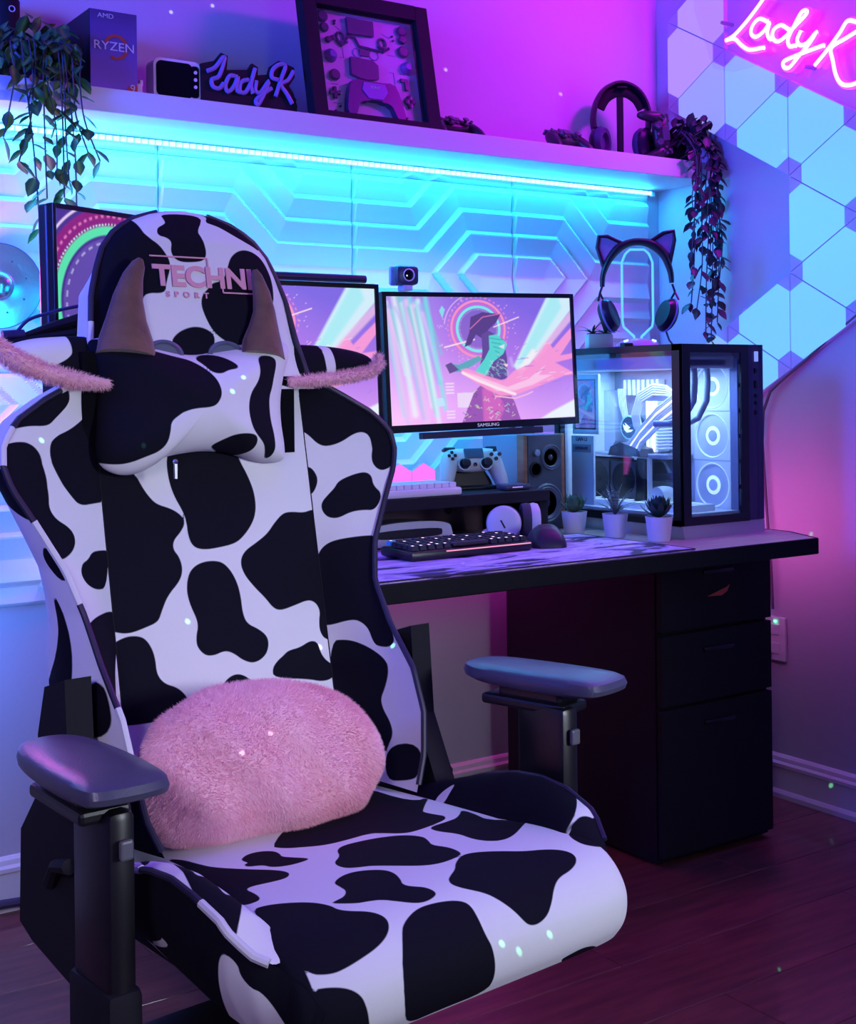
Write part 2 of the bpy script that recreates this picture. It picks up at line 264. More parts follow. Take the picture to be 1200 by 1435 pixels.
SPOTS={
 'head':[
  [(-0.033,0.769),(0.088,0.707),(0.204,0.615),(0.287,0.573),(0.337,0.519),(0.359,0.469),(0.333,0.391),(0.329,0.347),(0.232,0.347),(0.214,0.309),(0.212,0.267),(0.152,0.17),(0.05,0.142),(-0.026,0.17),(-0.032,0.264),(0,0.383),(-0.026,0.543),(-0.038,0.678),(-0.036,0.745)],
  [(0.128,0.842),(0.752,0.862),(0.547,0.695),(0.567,0.627),(0.575,0.549),(0.553,0.507),(0.507,0.495),(0.419,0.489),(0.375,0.507),(0.355,0.545),(0.357,0.595),(0.321,0.621),(0.263,0.631),(0.238,0.685),(0.275,0.713),(0.299,0.741)],
  [(0.838,0.85),(1.232,1.05),(1.238,0.81),(1.238,0.726),(0.972,0.577),(0.94,0.601),(0.874,0.637),(0.838,0.673),(0.782,0.729),(0.735,0.752),(0.685,0.774)],
  [(0.778,0.567),(0.842,0.581),(0.906,0.569),(0.946,0.521),(0.952,0.463),(0.942,0.401),(0.9,0.317),(0.812,0.251),(0.756,0.192),(0.665,0.148),(0.595,0.174),(0.545,0.21),(0.515,0.267),(0.503,0.311),(0.517,0.351),(0.551,0.375),(0.577,0.401),(0.631,0.411),(0.667,0.447),(0.693,0.495),(0.725,0.537)],
  [(0.343,0.172),(0.377,0.2),(0.425,0.218),(0.471,0.224),(0.517,0.216),(0.551,0.196),(0.553,0.168),(0.533,0.144),(0.493,0.116),(0.371,0.114),(0.355,0.144)],
 ],
 'panel':[
  [(-0.018,0.846),(0.148,0.772),(0.166,0.747),(0.19,0.723),(0.222,0.701),(0.285,0.689),(0.329,0.671),(0.341,0.653),(0.317,0.633),(0.281,0.615),(0.275,0.595),(0.301,0.575),(0.309,0.545),(0.291,0.521),(0.232,0.491),(0.198,0.455),(0.182,0.435),(0.126,0.425),(0.054,0.415),(-0.004,0.423),(-0.024,0.431),(-0.096,0.435),(-0.065,0.721)],
  [(0.285,0.806),(0.285,0.76),(0.301,0.719),(0.333,0.683),(0.347,0.657),(0.347,0.623),(0.363,0.597),(0.409,0.587),(0.481,0.589),(0.565,0.595),(0.611,0.611),(0.661,0.639),(0.687,0.669),(0.689,0.711),(0.665,0.754),(0.631,0.792),(0.607,0.834),(0.315,0.84)],
  [(0.826,0.657),(0.874,0.659),(0.946,0.653),(0.994,0.659),(1.114,0.657),(1.185,0.456),(1.083,0.322),(0.984,0.335),(0.958,0.357),(0.96,0.383),(0.974,0.407),(0.954,0.429),(0.912,0.439),(0.838,0.431),(0.754,0.423),(0.717,0.433),(0.683,0.459),(0.635,0.487),(0.589,0.521),(0.577,0.551),(0.603,0.575),(0.671,0.593),(0.731,0.611),(0.774,0.635)],
  [(0.395,0.559),(0.445,0.561),(0.493,0.555),(0.529,0.533),(0.553,0.503),(0.563,0.471),(0.563,0.431),(0.579,0.405),(0.633,0.389),(0.673,0.369),(0.675,0.345),(0.651,0.323),(0.595,0.311),(0.543,0.321),(0.497,0.343),(0.459,0.351),(0.407,0.343),(0.365,0.347),(0.335,0.369),(0.337,0.393),(0.351,0.415),(0.345,0.435),(0.323,0.467),(0.315,0.501),(0.331,0.535),(0.359,0.551)],
  [(-0.026,0.392),(0.02,0.407),(0.07,0.411),(0.114,0.405),(0.14,0.385),(0.154,0.357),(0.154,0.319),(0.182,0.297),(0.234,0.285),(0.267,0.265),(0.279,0.246),(0.271,0.232),(0.23,0.218),(0.02,0.216),(-0.097,0.226),(-0.069,0.39)],
  [(0.77,0.327),(0.836,0.329),(0.898,0.341),(0.94,0.333),(0.95,0.305),(0.976,0.285),(1.023,0.269),(1.027,0.253),(0.994,0.238),(0.932,0.238),(0.862,0.251),(0.681,0.269),(0.679,0.293),(0.713,0.309),(0.743,0.317)],
  [(0.421,0.267),(0.455,0.287),(0.497,0.295),(0.537,0.289),(0.575,0.271),(0.569,0.246),(0.483,0.23),(0.289,0.232),(0.287,0.248),(0.313,0.257),(0.371,0.259)],
 ],
 'wingL':[
  [(1.233,0.973),(0.776,0.972),(0.527,0.952),(0.483,0.934),(0.523,0.914),(0.553,0.896),(0.621,0.888),(0.8,0.89),(0.94,0.886),(1.035,0.881),(1.103,0.892),(1.147,0.914),(1.165,0.939),(1.204,0.961)],
  [(1.012,0.847),(0.918,0.856),(0.782,0.856),(0.691,0.846),(0.625,0.826),(0.605,0.796),(0.607,0.766),(0.647,0.735),(0.719,0.707),(0.699,0.683),(0.579,0.665),(0.525,0.645),(0.569,0.623),(0.717,0.605),(0.96,0.595),(1,0.623),(1.059,0.669),(1.075,0.718),(1.03,0.776),(1.028,0.827)],
  [(0.02,0.928),(0.168,0.9),(0.323,0.878),(0.485,0.864),(0.535,0.836),(0.511,0.802),(0.469,0.768),(0.405,0.733),(0.321,0.705),(0.096,0.707),(-0.034,0.708),(-0.247,0.939)],
  [(0.15,0.601),(0.309,0.601),(0.429,0.587),(0.591,0.581),(0.689,0.561),(0.623,0.535),(0.395,0.517),(0.09,0.515),(-0.058,0.597)],
  [(0.012,0.463),(0.579,0.465),(0.902,0.459),(1.143,0.452),(1.25,0.411),(1.25,0.388),(0.722,0.071),(0.341,0.267),(-0.25,0.441)],
 ],
 'wingR':[
  [(-0.25,0.972),(1.25,0.98),(1.25,0.946),(1.085,0.903),(1.059,0.864),(1.09,0.83),(1.047,0.783),(0.972,0.756),(0.872,0.747),(0.776,0.758),(0.729,0.78),(0.749,0.818),(0.739,0.842),(0.663,0.852),(0.553,0.846),(0.395,0.824),(0.23,0.814),(0.138,0.822),(0.052,0.846),(-0.018,0.857),(-0.166,0.865)],
  [(-0.009,0.764),(0.05,0.76),(0.104,0.737),(0.098,0.719),(0.044,0.697),(-0.019,0.69),(-0.146,0.693),(-0.09,0.765)],
  [(0.124,0.669),(0.228,0.691),(0.307,0.707),(0.351,0.725),(0.525,0.741),(0.673,0.747),(0.762,0.735),(0.802,0.711),(0.964,0.687),(0.91,0.647),(0.723,0.649),(0.543,0.645),(0.365,0.629),(0.218,0.631),(0.134,0.647)],
  [(0.014,0.543),(0.162,0.565),(0.375,0.577),(0.792,0.585),(1.038,0.585),(0.976,0.483),(0.97,0.423),(0.98,0.345),(0.88,0.319),(0.719,0.317),(0.675,0.327),(0.671,0.361),(0.555,0.377),(0.395,0.375),(0.086,0.359),(-0.102,0.36),(-0.194,0.48)],
  [(0.052,0.321),(0.301,0.327),(0.473,0.323),(0.645,0.309),(0.754,0.289),(0.758,0.261),(0.691,0.222),(0.613,0.19),(0.631,0.168),(0.703,0.14),(0.729,0.112),(0.669,0.082),(0.649,0.064),(0.222,0.046),(-0.118,0.174)],
  [(0.641,0.08),(0.974,0.108),(1,0.034),(0.906,0.018),(0.673,0.004)],
 ],
 'seat':[
  [(0.303,0.313),(0.319,0.349),(0.363,0.373),(0.421,0.399),(0.501,0.403),(0.571,0.401),(0.611,0.429),(0.547,0.381),(0.597,0.417),(0.641,0.459),(0.691,0.463),(0.764,0.455),(0.82,0.443),(0.842,0.419),(0.834,0.401),(0.822,0.361),(0.838,0.345),(1,0.226),(0.874,0.279),(0.9,0.026),(0.643,0.094)],
  [(0.188,0.341),(0.22,0.325),(0.259,0.327),(0.289,0.347),(0.287,0.375),(0.275,0.393),(0.297,0.419),(0.323,0.447),(0.295,0.455),(0.242,0.453),(0.204,0.435),(0.202,0.411),(0.162,0.395),(0.166,0.377),(0.184,0.375),(0.18,0.355)],
  [(0.056,0.196),(0.082,0.238),(0.09,0.289),(0.102,0.341),(0.156,0.411),(0.202,0.455),(0.216,0.483),(0.206,0.503),(0.184,0.513),(0.138,0.507),(0.088,0.493),(0.074,0.499),(0.08,0.529),(0.08,0.559),(0.068,0.573),(0.034,0.567),(0.028,0.541),(0.028,0.469),(0.042,0.371),(0.056,0.275)],
  [(0.036,0.599),(0.066,0.601),(0.116,0.623),(0.164,0.651),(0.192,0.685),(0.196,0.707),(0.216,0.723),(0.255,0.741),(0.275,0.764),(0.273,0.786),(0.251,0.808),(0.212,0.824),(0.162,0.834),(0.114,0.842),(0.08,0.844),(0.036,0.834),(0.024,0.788),(0.022,0.695)],
  [(0.343,0.507),(0.391,0.481),(0.413,0.445),(0.451,0.427),(0.515,0.431),(0.573,0.441),(0.635,0.465),(0.663,0.503),(0.645,0.537),(0.627,0.561),(0.647,0.597),(0.643,0.633),(0.631,0.647),(0.597,0.655),(0.549,0.657),(0.507,0.645),(0.461,0.613),(0.407,0.573),(0.371,0.563),(0.341,0.545)],
  [(0.265,0.599),(0.313,0.577),(0.363,0.579),(0.415,0.607),(0.423,0.637),(0.409,0.673),(0.397,0.689),(0.403,0.705),(0.435,0.725),(0.443,0.749),(0.429,0.76),(0.395,0.766),(0.367,0.76),(0.333,0.737),(0.307,0.719),(0.273,0.711),(0.248,0.707),(0.196,0.679),(0.212,0.675),(0.244,0.669),(0.265,0.649),(0.265,0.627)],
  [(0.503,0.725),(0.523,0.713),(0.555,0.697),(0.579,0.675),(0.629,0.649),(0.671,0.655),(0.721,0.681),(0.766,0.711),(0.826,0.729),(0.866,0.754),(0.874,0.776),(0.856,0.794),(0.82,0.806),(0.772,0.812),(0.739,0.828),(0.707,0.856),(0.681,0.874),(0.649,0.882),(0.625,0.88),(0.611,0.872),(0.593,0.844),(0.571,0.816),(0.551,0.792),(0.511,0.764),(0.495,0.743)],
  [(0.727,0.463),(0.806,0.459),(0.864,0.449),(0.956,0.381),(0.895,0.553),(1.226,0.458),(0.894,0.611),(0.818,0.639),(0.774,0.639),(0.747,0.619),(0.737,0.587),(0.745,0.545),(0.721,0.499)],
  [(0.97,0.689),(0.976,0.733),(1.018,0.799),(0.934,0.762),(0.928,0.727)],
  [(0.283,0.812),(0.311,0.792),(0.361,0.774),(0.409,0.774),(0.457,0.782),(0.483,0.794),(0.491,0.808),(0.489,0.834),(0.489,0.868),(0.499,0.89),(0.511,0.95),(0.507,0.996),(0.371,0.994),(0.269,1),(0.232,0.896)],
  [(0.032,0.86),(0.066,0.862),(0.106,0.872),(0.134,0.89),(0.146,0.916),(0.156,0.948),(0.178,1),(0.016,0.94)],
  [(0.741,0.99),(0.776,0.98),(0.82,0.974),(0.882,0.994),(0.914,1.031),(0.854,1.027),(0.802,1.027)],
 ],
 'bolL':[
  [(1.174,0.447),(0.238,0.671),(0.383,0.557),(0.415,0.469),(0.76,0.291),(0.22,0.379),(0.721,0.174),(0.082,0.289),(0.008,0.281),(0.814,0.088),(1.086,0.09),(1.217,0.113),(-0.25,0.975)],
 ],
 'bolRwhite':[
  [(1.25,0.477),(1.25,0.477),(1.25,0.216),(1.027,0.089),(0.687,0.106),(0.447,0.106),(0.248,0.098),(0.222,0.108),(0.423,0.11),(0.643,0.122),(1,0.184),(1.155,0.242)],
  [(0.028,0.683),(0.204,0.687),(0.457,0.647),(0.305,0.641),(0.076,0.639)],
 ],
 'skirtLwhite':[
  [(0.194,0.204),(0.176,0.164),(0.271,0.158),(0.317,0.136),(0.317,0.11),(0.589,0.074),(0.788,0.07),(1.25,0.307),(0.792,0.251),(0.609,0.232)],
  [(0.578,0.491),(0.612,0.467),(0.896,0.619),(1.158,0.437),(1.25,0.478),(1.25,0.687),(1.25,0.855),(0.664,0.431)],
 ],
 'sideLblack':[
  [(0.118,0.569),(-0.188,0.574),(-0.038,0.532),(-0.056,0.485),(0.124,0.487),(0.333,0.499),(0.832,0.527)],
  [(0.064,0.451),(0.287,0.429),(0.283,0.405),(0.072,0.385),(-0.05,0.415)],
  [(0.463,0.373),(0.341,0.351),(0.327,0.285),(0.515,0.224),(0.687,0.146),(1.25,0.103),(1.125,0.213),(0.569,0.295)],
  [(0.076,0.251),(0.307,0.232),(0.543,0.2),(0.661,0.158),(0.172,0.166),(0.046,0.224)],
 ],
}
NPS = [[(-0.176, 1.179), (-0.192, 1.159), (-0.207, 1.151), (-0.208, 1.138), (-0.201, 1.114), (-0.199, 1.091), (-0.201, 1.067), (-0.203, 1.023), (-0.197, 1.011), (-0.183, 0.999), (-0.161, 0.995), (-0.142, 0.997), (-0.12, 1.006), (-0.103, 1.012), (-0.091, 1.024), (-0.087, 1.041), (-0.085, 1.055), (-0.07, 1.065), (-0.065, 1.068), (-0.047, 1.073), (-0.02, 1.074), (-0.008, 1.08), (0.0, 1.093), (0.0, 1.108), (-0.005, 1.121), (-0.016, 1.134), (-0.032, 1.145), (-0.049, 1.148), (-0.083, 1.157)], [(-0.02, 1.146), (-0.012, 1.137), (-0.005, 1.125), (0.01, 1.123), (0.023, 1.129), (0.04, 1.131), (0.043, 1.136), (0.034, 1.145), (0.02, 1.152), (-0.001, 1.153)], [(0.081, 1.147), (0.091, 1.152), (0.107, 1.151), (0.116, 1.143), (0.109, 1.121), (0.103, 1.102), (0.095, 1.089), (0.093, 1.073), (0.093, 1.052), (0.098, 1.03), (0.098, 1.009), (0.093, 0.995), (0.084, 0.994), (0.079, 1.004), (0.073, 1.018), (0.059, 1.031), (0.051, 1.042), (0.047, 1.058), (0.047, 1.076), (0.054, 1.095), (0.07, 1.111), (0.076, 1.124), (0.078, 1.137)], [(-0.011, 1.016), (0.003, 1.025), (0.022, 1.034), (0.044, 1.035), (0.059, 1.031), (0.061, 1.018), (0.054, 1.005), (0.039, 0.998), (0.024, 1.0), (0.01, 1.007)]]
def itp(z,T):
    T=np.array(T); return np.interp(z,T[:,0],T[:,1])
ZW=[(.50,.20),(.56,.225),(.62,.235),(.68,.237),(.74,.238),(.80,.241),(.86,.258),(.93,.295),(.97,.318),(1.0,.327),(1.03,.324),(1.06,.30),(1.09,.25),(1.12,.19),(1.18,.176),(1.24,.168),(1.28,.155),(1.31,.142),(1.335,.122),(1.355,.095),(1.368,.062),(1.375,.03),(1.378,.0)]
ZF=[(.50,.16),(.62,.16),(.68,.145),(.74,.10),(.80,.07),(.86,.06),(1.03,.05),(1.09,.03),(1.12,.015),(1.38,.0)]
ZB=[(.50,.215),(.60,.245),(.70,.255),(.78,.248),(.82,.25),(.86,.256),(.93,.282),(1.0,.306),(1.03,.305),(1.06,.282),(1.09,.235),(1.12,.185),(1.18,.170),(1.24,.16),(1.378,0.)]
def yb(z): return .28+.19*(z-.5)
def s_panel(u,v):
    z=.50+.62*v; x=-.168+.356*u; s=2*u-1
    return np.stack([x,yb(z)-.014*(1-s**2)-.004,z],-1)
def s_head(u,v):
    z=1.10+.278*np.sin(v*np.pi/2); W=itp(z,ZW); s=2*u-1
    k=np.sqrt(np.clip((1.378-z)/.05,0,1)); k=np.minimum(k,1)
    x=.009+s*W; y=yb(z)-.004-.028*np.sqrt(np.clip(1-s**4,0,1))*k
    return np.stack([x,y,z],-1)
def s_wing(sg,u,v):
    z=.51+.61*v; W=np.maximum(itp(z,ZW),.19); a=.188 if sg>0 else .168
    x=sg*(a+(W-a)*u); y=yb(z)-.004-itp(z,ZF)*(.25*u+.75*u**2)-.012*np.sin(np.pi*np.minimum(u,1))
    return np.stack([x,y,z],-1)
def s_side(sg,u,v):
    z=.51+.86*v; W=itp(z,ZW); B=itp(z,ZB)
    off=.009*(np.clip((z-1.09)/.03,0,1))
    x=off+sg*(W+(B-W)*u+.012*np.sin(np.pi*u)); y=yb(z)-.004-itp(z,ZF)+ (itp(z,ZF)+.034)*u
    return np.stack([x,y,z],-1)
SP=np.array([(.26,.497),(.10,.508),(-.05,.516),(-.15,.518),(-.20,.512),(-.235,.497),(-.258,.47),(-.262,.445),(-.256,.42),(-.24,.400)])
for _ in range(3):
    _q=np.empty((2*len(SP),2)); _q[0]=SP[0]; _q[-1]=SP[-1]; _q[1:-1:2]=SP[:-1]*.75+SP[1:]*.25; _q[2:-1:2]=SP[:-1]*.25+SP[1:]*.75; SP=_q
SD=np.r_[0,np.cumsum(np.hypot(*np.diff(SP,axis=0).T))]; SLEN=SD[-1]
def s_seat(u,v):
    d=v*SLEN; py=np.interp(d,SD,SP[:,0]); pz=np.interp(d,SD,SP[:,1]); s=2*u-1
    e=1-np.sqrt(np.clip(1-np.abs(s)**7,0,1)); f=np.clip((d-.30)/.15,0,1)
    hw=.225+.027*f
    x=.008+s*hw
    z=pz-.02*e*(1-f)-.006*e*f; y=py+.03*e*f
    return np.stack([x,y,z],-1)
BO=[(-.255,.455),(-.235,.480),(-.205,.497),(-.19,.503),(-.175,.513),(-.15,.532),(-.10,.547),(-.05,.552),(.0,.547),(.05,.535),(.10,.517),(.17,.49),(.24,.48)]
XO=[(-.255,.222),(-.235,.232),(-.21,.248),(-.19,.264),(-.16,.279),(-.10,.285),(.3,.285)]
def s_bol(sg,u,v):   # inner edge u=0 -> outer piping u=1
    y=-.205+.445*v; zo=itp(y,BO); xo=itp(y,XO); k=np.clip((y+.205)/.05,0,1)**.6
    xi=xo-(.071*k+.004); x=sg*(xi+(xo-xi)*u)+.006*(sg>0); base=.488+.008*(1-k)
    z=base+(zo-base)*np.sin(u*np.pi/2)**.8+ .010*k*np.sin(np.pi*u)
    return np.stack([x,y,z],-1)
def s_skirt(sg,u,v): # outer side under piping down
    y=(-.205 if sg>0 else -.255)+(.445 if sg>0 else .495)*v; zo=itp(y,BO); xo=itp(y,XO)
    x=sg*(xo-.03*u**2*np.clip((y+.255)/.08,0,1)+.008*np.sin(np.pi*u)); z=zo+( .402+.058*np.clip((y+.2)/.44,0,1)-zo)*u
    return np.stack([x-.001*(sg>0),y,z],-1)
# ================================================================== SETTING
def struct(name, mb, m, parent=None, **k): return obj(name, mb, m, parent, kind='structure', **k)
XL, YF, ZC = -4.1, -4.2, 2.5
wallm = mat('wall_paint', (.50,.50,.60), .75, bump=.15, bscale=60)
struct('wall_back', MB().box(((XL)/2,.05,ZC/2),(-XL+.2,.1,ZC)), wallm)
wall_back = bpy.data.objects['wall_back']
wall_right = struct('wall_right', MB().box((.05,YF/2,ZC/2),(.1,-YF,ZC)), wallm)
struct('wall_left', MB().box((XL-.05,YF/2,ZC/2),(.1,-YF,ZC)), wallm)
struct('wall_front', MB().box((XL/2,YF-.05,ZC/2),(-XL+.2,.1,ZC)), wallm)
struct('ceiling', MB().box((XL/2,YF/2,ZC+.05),(-XL,-YF,.1)), wallm)
floor = struct('floor', MB().box((XL/2,YF/2,-.06),(-XL,-YF,.1)), mat('subfloor',(.02,.012,.012),.8))
wood = mat('floor_wood', (.19,.062,.055), .40, noise=((.10,.034,.034), 5., (1.,9.,1.)), coat=.25)
def plank_mesh(L_, W_):
    return mesh_of(MB().box((0,0,0),(L_-.0015,W_-.0015,.01),bev=.0015), wood)
PL, PW = 1.2, .19
pm = plank_mesh(PL, PW); cuts = {}
r = 0; y = -.02
while y > -4.1:
    off = (r*0.47) % 1.0 * PL; x = 0 - off
    segs = []
    if off > .05: segs.append((-off, 0.))
    while x > XL:
        x0 = max(x-PL, XL); segs.append((x0, x)); x -= PL
    for a, b in segs:
        if b-a < .02: continue
        full = abs((b-a)-PL) < 1e-6
        key = round(b-a, 3)
        if not full and key not in cuts: cuts[key] = plank_mesh(b-a, PW)
        o = obj('plank', pm if full else cuts[key], None, floor)
        o.location = ((a+b)/2, y-PW/2, -.005)
        o.name = 'plank'
    y -= PW; r += 1
def base_prof():  # (depth, z)
    return [(0,0),(.022,0),(.022,.012),(.017,.02),(.015,.022),(.015,.078),(.018,.082),(.018,.09),(.012,.096),(.010,.106),(.004,.112),(0,.113)]
P = base_prof(); n = len(P)
mb = MB(); mb.add([(x, -d, z) for x in (XL, 0) for d, z in P], [(i, i+1, n+i+1, n+i) for i in range(n-1)])
bwm = mat('baseboard_white', (.7,.7,.74), .4)
struct('baseboard_back', mb, bwm)
mb = MB(); mb.add([(-d, y_, z) for y_ in (YF, 0) for d, z in P], [(i, i+1, n+i+1, n+i) for i in range(n-1)])
struct('baseboard_right', mb, bwm)
# -------- relief wall tiles
def relief(X, Z):
    xa, xb = -.552, -.047; per = 1.012
    dx = np.abs(((X-xa+per/2) % per)-per/2)          # distance to an A seam
    P_ = .66; t = np.abs(((Z-1.405+P_/2) % P_)-P_/2)
    g = np.minimum(np.maximum(t, (t+dx-.105)/math.sqrt(2)), t+.116)
    p = (g/.058) % 1.0
    h = np.where(p < .84, .25+.75*p/.84, .25+.75*(1-(p-.84)/.16))
    return h
tile_m = mat('relief_tile_white', (.70,.72,.76), .45)
def tile(x0, x1, z0, z1):
    nx = max(2, int(round((x1-x0)/.0042))+1); nz = max(2, int(round((z1-z0)/.0042))+1)
    X, Z = np.meshgrid(np.linspace(x0,x1,nx), np.linspace(z0,z1,nz)); h = relief(X, Z)
    e = np.minimum(np.abs(X-x0), np.abs(X-x1)); h = h*np.clip(e/.006, .25, 1)
    e = np.minimum(np.abs(Z-z0), np.abs(Z-z1)); h = h*np.clip(e/.006, .2, 1)
    Y = -.002-.017*h
    V = np.stack([X, Y, Z], -1).reshape(-1,3); fs = [(j*nx+i, j*nx+i+1, (j+1)*nx+i+1, (j+1)*nx+i) for j in range(nz-1) for i in range(nx-1)]
    b = len(V); V = np.vstack([V, [(x0,0,z0),(x1,0,z0),(x1,0,z1),(x0,0,z1)]])
    fs += [(b,b+1,nx-1,0), (b+1,b+2,nz*nx-1,nx-1), (b+2,b+3,(nz-1)*nx,nz*nx-1), (b+3,b,0,(nz-1)*nx)]
    me = bpy.data.meshes.new('wall_tile'); me.from_pydata(V.tolist(), [], fs); me.materials.append(tile_m)
    return obj('wall_tile', me, None, wall_back)
seams = [-.047,-.552,-1.059,-1.573,-2.08,-2.59]
for i in range(5):
    a, b = seams[i+1]+.0006, seams[i]-.0006
    tile(a, b, .6435, 1.1425); tile(a, b, 1.1437, 1.6427); tile(a, b, 1.6437, 1.677)
# -------- floating shelf and its LED strip
SZ = 1.727
shelf = obj('floating_shelf', MB().box((-1.33,-.113,1.702),(2.655,.225,.05),bev=.0015), mat('shelf_white',(.68,.68,.74),.5))
tag(shelf, 'long white floating shelf across the back wall above the lit relief tiles', 'shelf')
t = thing('led_strip', 'bright cyan light strip running under the white floating shelf', 'light strip', (-1.32,-.022,1.665))
obj('strip_tape', MB().box((0,.0,0),(2.53,.004,.010)), mat('strip_tape',(.3,.6,.8),.5, emit=(.06,.6,1.), es=2.5), t)
led_m = mat('led_cyan',(0,0,0),.5, emit=(.055,.55,1.), es=16.)
mb = MB()
for k in range(152):
    x = -1.26+k*2.52/151; mb.box((x,-.0045,0),(.0115,.005,.0095))
obj('led', mb, led_m, t, kind='stuff')
obj('end_cap', MB().box((1.272,-.003,-.002),(.014,.010,.014),bev=.002), white, t)
# -------- outlet
t = thing('wall_outlet', 'white wall plate on the right wall beside the black drawer pedestal', 'outlet', (0,-.43,.42))
obj('cover_plate', MB().box((-.004,0,0),(.008,.075,.118),bev=.003), white, t)
mb = MB()
for z in (-.025,.025): mb.box((-.0085,0,z),(.003,.035,.03),bev=.003)
obj('socket', mb, offwhite, t)
obj('indicator_light', MB().box((-.0105,-.005,.047),(.003,.006,.004)), mat('green_led',(0,0,0),.5,emit=(.1,1,.4),es=8.), t)
# -------- triangle wall lights
LT = .2554; Z0 = 2.0349; LYc = -.0602
def tp(k, m_): return (LYc-.2212*k, Z0+m_*LT)
tris = [((0,.5),(1,0),(1,1),0),((0,.5),(0,-.5),(1,0),0),((0,-.5),(1,0),(1,-1),1),((1,0),(1,-1),(2,-.5),2),((1,-1),(2,-.5),(2,-1.5),3),
        ((2,-.5),(2,-1.5),(3,-1),3),((2,-1.5),(3,-1),(3,-2),3),((2,-1.5),(2,-2.5),(3,-2),3),((2,-2.5),(3,-2),(3,-3),3),((2,-2.5),(2,-3.5),(3,-3),3),
        ((1,-3),(2,-2.5),(2,-3.5),3),((1,-3),(1,-4),(2,-3.5),3),((0,-3.5),(1,-3),(1,-4),2),((3,-1),(3,-2),(4,-1.5),3),((3,-2),(4,-1.5),(4,-2.5),3),((3,-2),(3,-3),(4,-2.5),3)]
cols = [(.42,.28,.96),(.28,.34,.96),(.22,.46,.97),(.16,.58,1.0)]
t = thing('triangle_wall_light', 'cluster of lit triangular light panels stepping down the right wall', 'wall light', (0,LYc-.3,Z0-.6))
org = Vector((0,LYc-.3,Z0-.6))
body_m = mat('light_panel_body', (.42,.42,.55), .45, emit=(.07,.05,.5), es=.5)
for A_, B_, C_, ci in tris:
    P3_ = [Vector((0, *tp(*q))) for q in (A_, B_, C_)]; cen = sum(P3_, Vector())/3
    if (P3_[1]-P3_[0]).cross(P3_[2]-P3_[0]).x > 0: P3_ = [P3_[0], P3_[2], P3_[1]]
    In = [cen+(q-cen)*.985 for q in P3_]
    mb = MB(); mb.add([(0,q.y,q.z) for q in In]+[(-.014,q.y,q.z) for q in In], [(0,1,2),(3,5,4),(0,3,4,1),(1,4,5,2),(2,5,3,0)], T(-org.x,-org.y,-org.z))
    pb = obj('light_panel', mb, body_m, t)
    D = []
    for i in range(3):
        q = In[i]; 
        for j in ((i-1) % 3, (i+1) % 3):
            D.append(q+(In[j]-q)*.185)
    D = [cen+(q-cen)*.985 for q in D]
    mb = MB(); mb.add([(-.0142,q.y,q.z) for q in D]+[(-.0165,q.y,q.z) for q in D], [tuple(range(5,-1,-1)),tuple(range(6,12))]+[(i,(i+1)%6,(i+1)%6+6,i+6) for i in range(6)], T(-org.x,-org.y,-org.z))
    c = cols[ci]
    dm = mat('triangle_glow_%d' % ci, (.12,.12,.15), .4, emit=c, es=.95)
    obj('diffuser', mb, dm, pb)
q = tp(1.35,-3.0)
o = obj('control_unit', MB().box((-.008,q[0]-org.y,q[1]-org.z+.02),(.016,.05,.045),R(0,'X'),bev=.004), body_m, t)
# power cord of the lights
def wallpt(px): return px
cord = [(-.012,-1.05,1.50),(-.012,-.85,1.375),(-.012,-.72,1.278),(-.012,-.62,1.215),(-.012,-.55,1.165),(-.012,-.48,1.12),(-.014,-.43,1.083),(-.013,-.405,1.03),(-.013,-.40,.95),(-.013,-.41,.80),(-.013,-.425,.62),(-.013,-.43,.50)]
o = obj('power_cord', MB().tube(cord,.004,8), mat('cord_grey',(.12,.1,.16),.5), smooth=True); tag(o,'dark power cord sagging down the right wall below the triangle lights','cord')
# -------- neon sign
def nz(x, y):  # drawn strokes -> (y, z) on the sign plane
    return x, y
NS = NEON
t = thing('neon_sign', 'glowing pink and white neon script sign high on the right wall', 'neon sign', (-.06,-.55,2.0))
neon_m = mat('neon_pink', (.9,.5,.9), .4, emit=(.62,.006,1.0), es=5.)
core_m = mat('neon_core', (1,.9,1), .4, emit=(1.0,.66,1.0), es=2.2)
clear = glass('clear_acrylic', (.99,.97,.99), 0.02, 1.45)
for k, S in enumerate(NS):
    pts = [(0, y_+.55, z_-2.0) for y_, z_ in S]
    # round the path
    V = [Vector(p) for p in pts]; Q = []
    for i in range(len(V)-1):
        p0, p1, p2, p3 = V[max(i-1,0)], V[i], V[i+1], V[min(i+2,len(V)-1)]
        for s_ in range(5):
            u = s_/5; Q.append(.5*((2*p1)+(p2-p0)*u+(2*p0-5*p1+4*p2-p3)*u*u+(3*p1-p0-3*p2+p3)*u**3))
    Q.append(V[-1])
    tb = obj('neon_letter', MB().tube(Q,.0098,10), neon_m, t, smooth=True)
    obj('neon_core', MB().tube([q+Vector((-.0055,0,0)) for q in Q],.0062,8), core_m, tb, smooth=True)
bk = [(-.20,2.16),(-.27,1.98),(-.34,1.955),(-.47,1.955),(-.52,1.90),(-.60,1.87),(-.68,1.90),(-.76,1.80),(-.86,1.78),(-.98,1.90),(-.98,2.3),(-.40,2.42),(-.20,2.40)]
mb = MB(); n = len(bk)
mb.add([(.012,y_+.55,z_-2.) for y_, z_ in bk]+[(.016,y_+.55,z_-2.) for y_, z_ in bk], [tuple(range(n)),tuple(range(2*n-1,n-1,-1))]+[(i,i+n,(i+1)%n+n,(i+1)%n) for i in range(n)])
obj('acrylic_backing', mb, clear, t)
for y_, z_ in ((-.30,2.10),(-.58,1.92),(-.80,1.87)):
    obj('standoff', MB().lathe([(.005,0),(.005,.044)],12,T(.016,y_+.55,z_-2.)@R(PI/2,'Y')), steel, t)
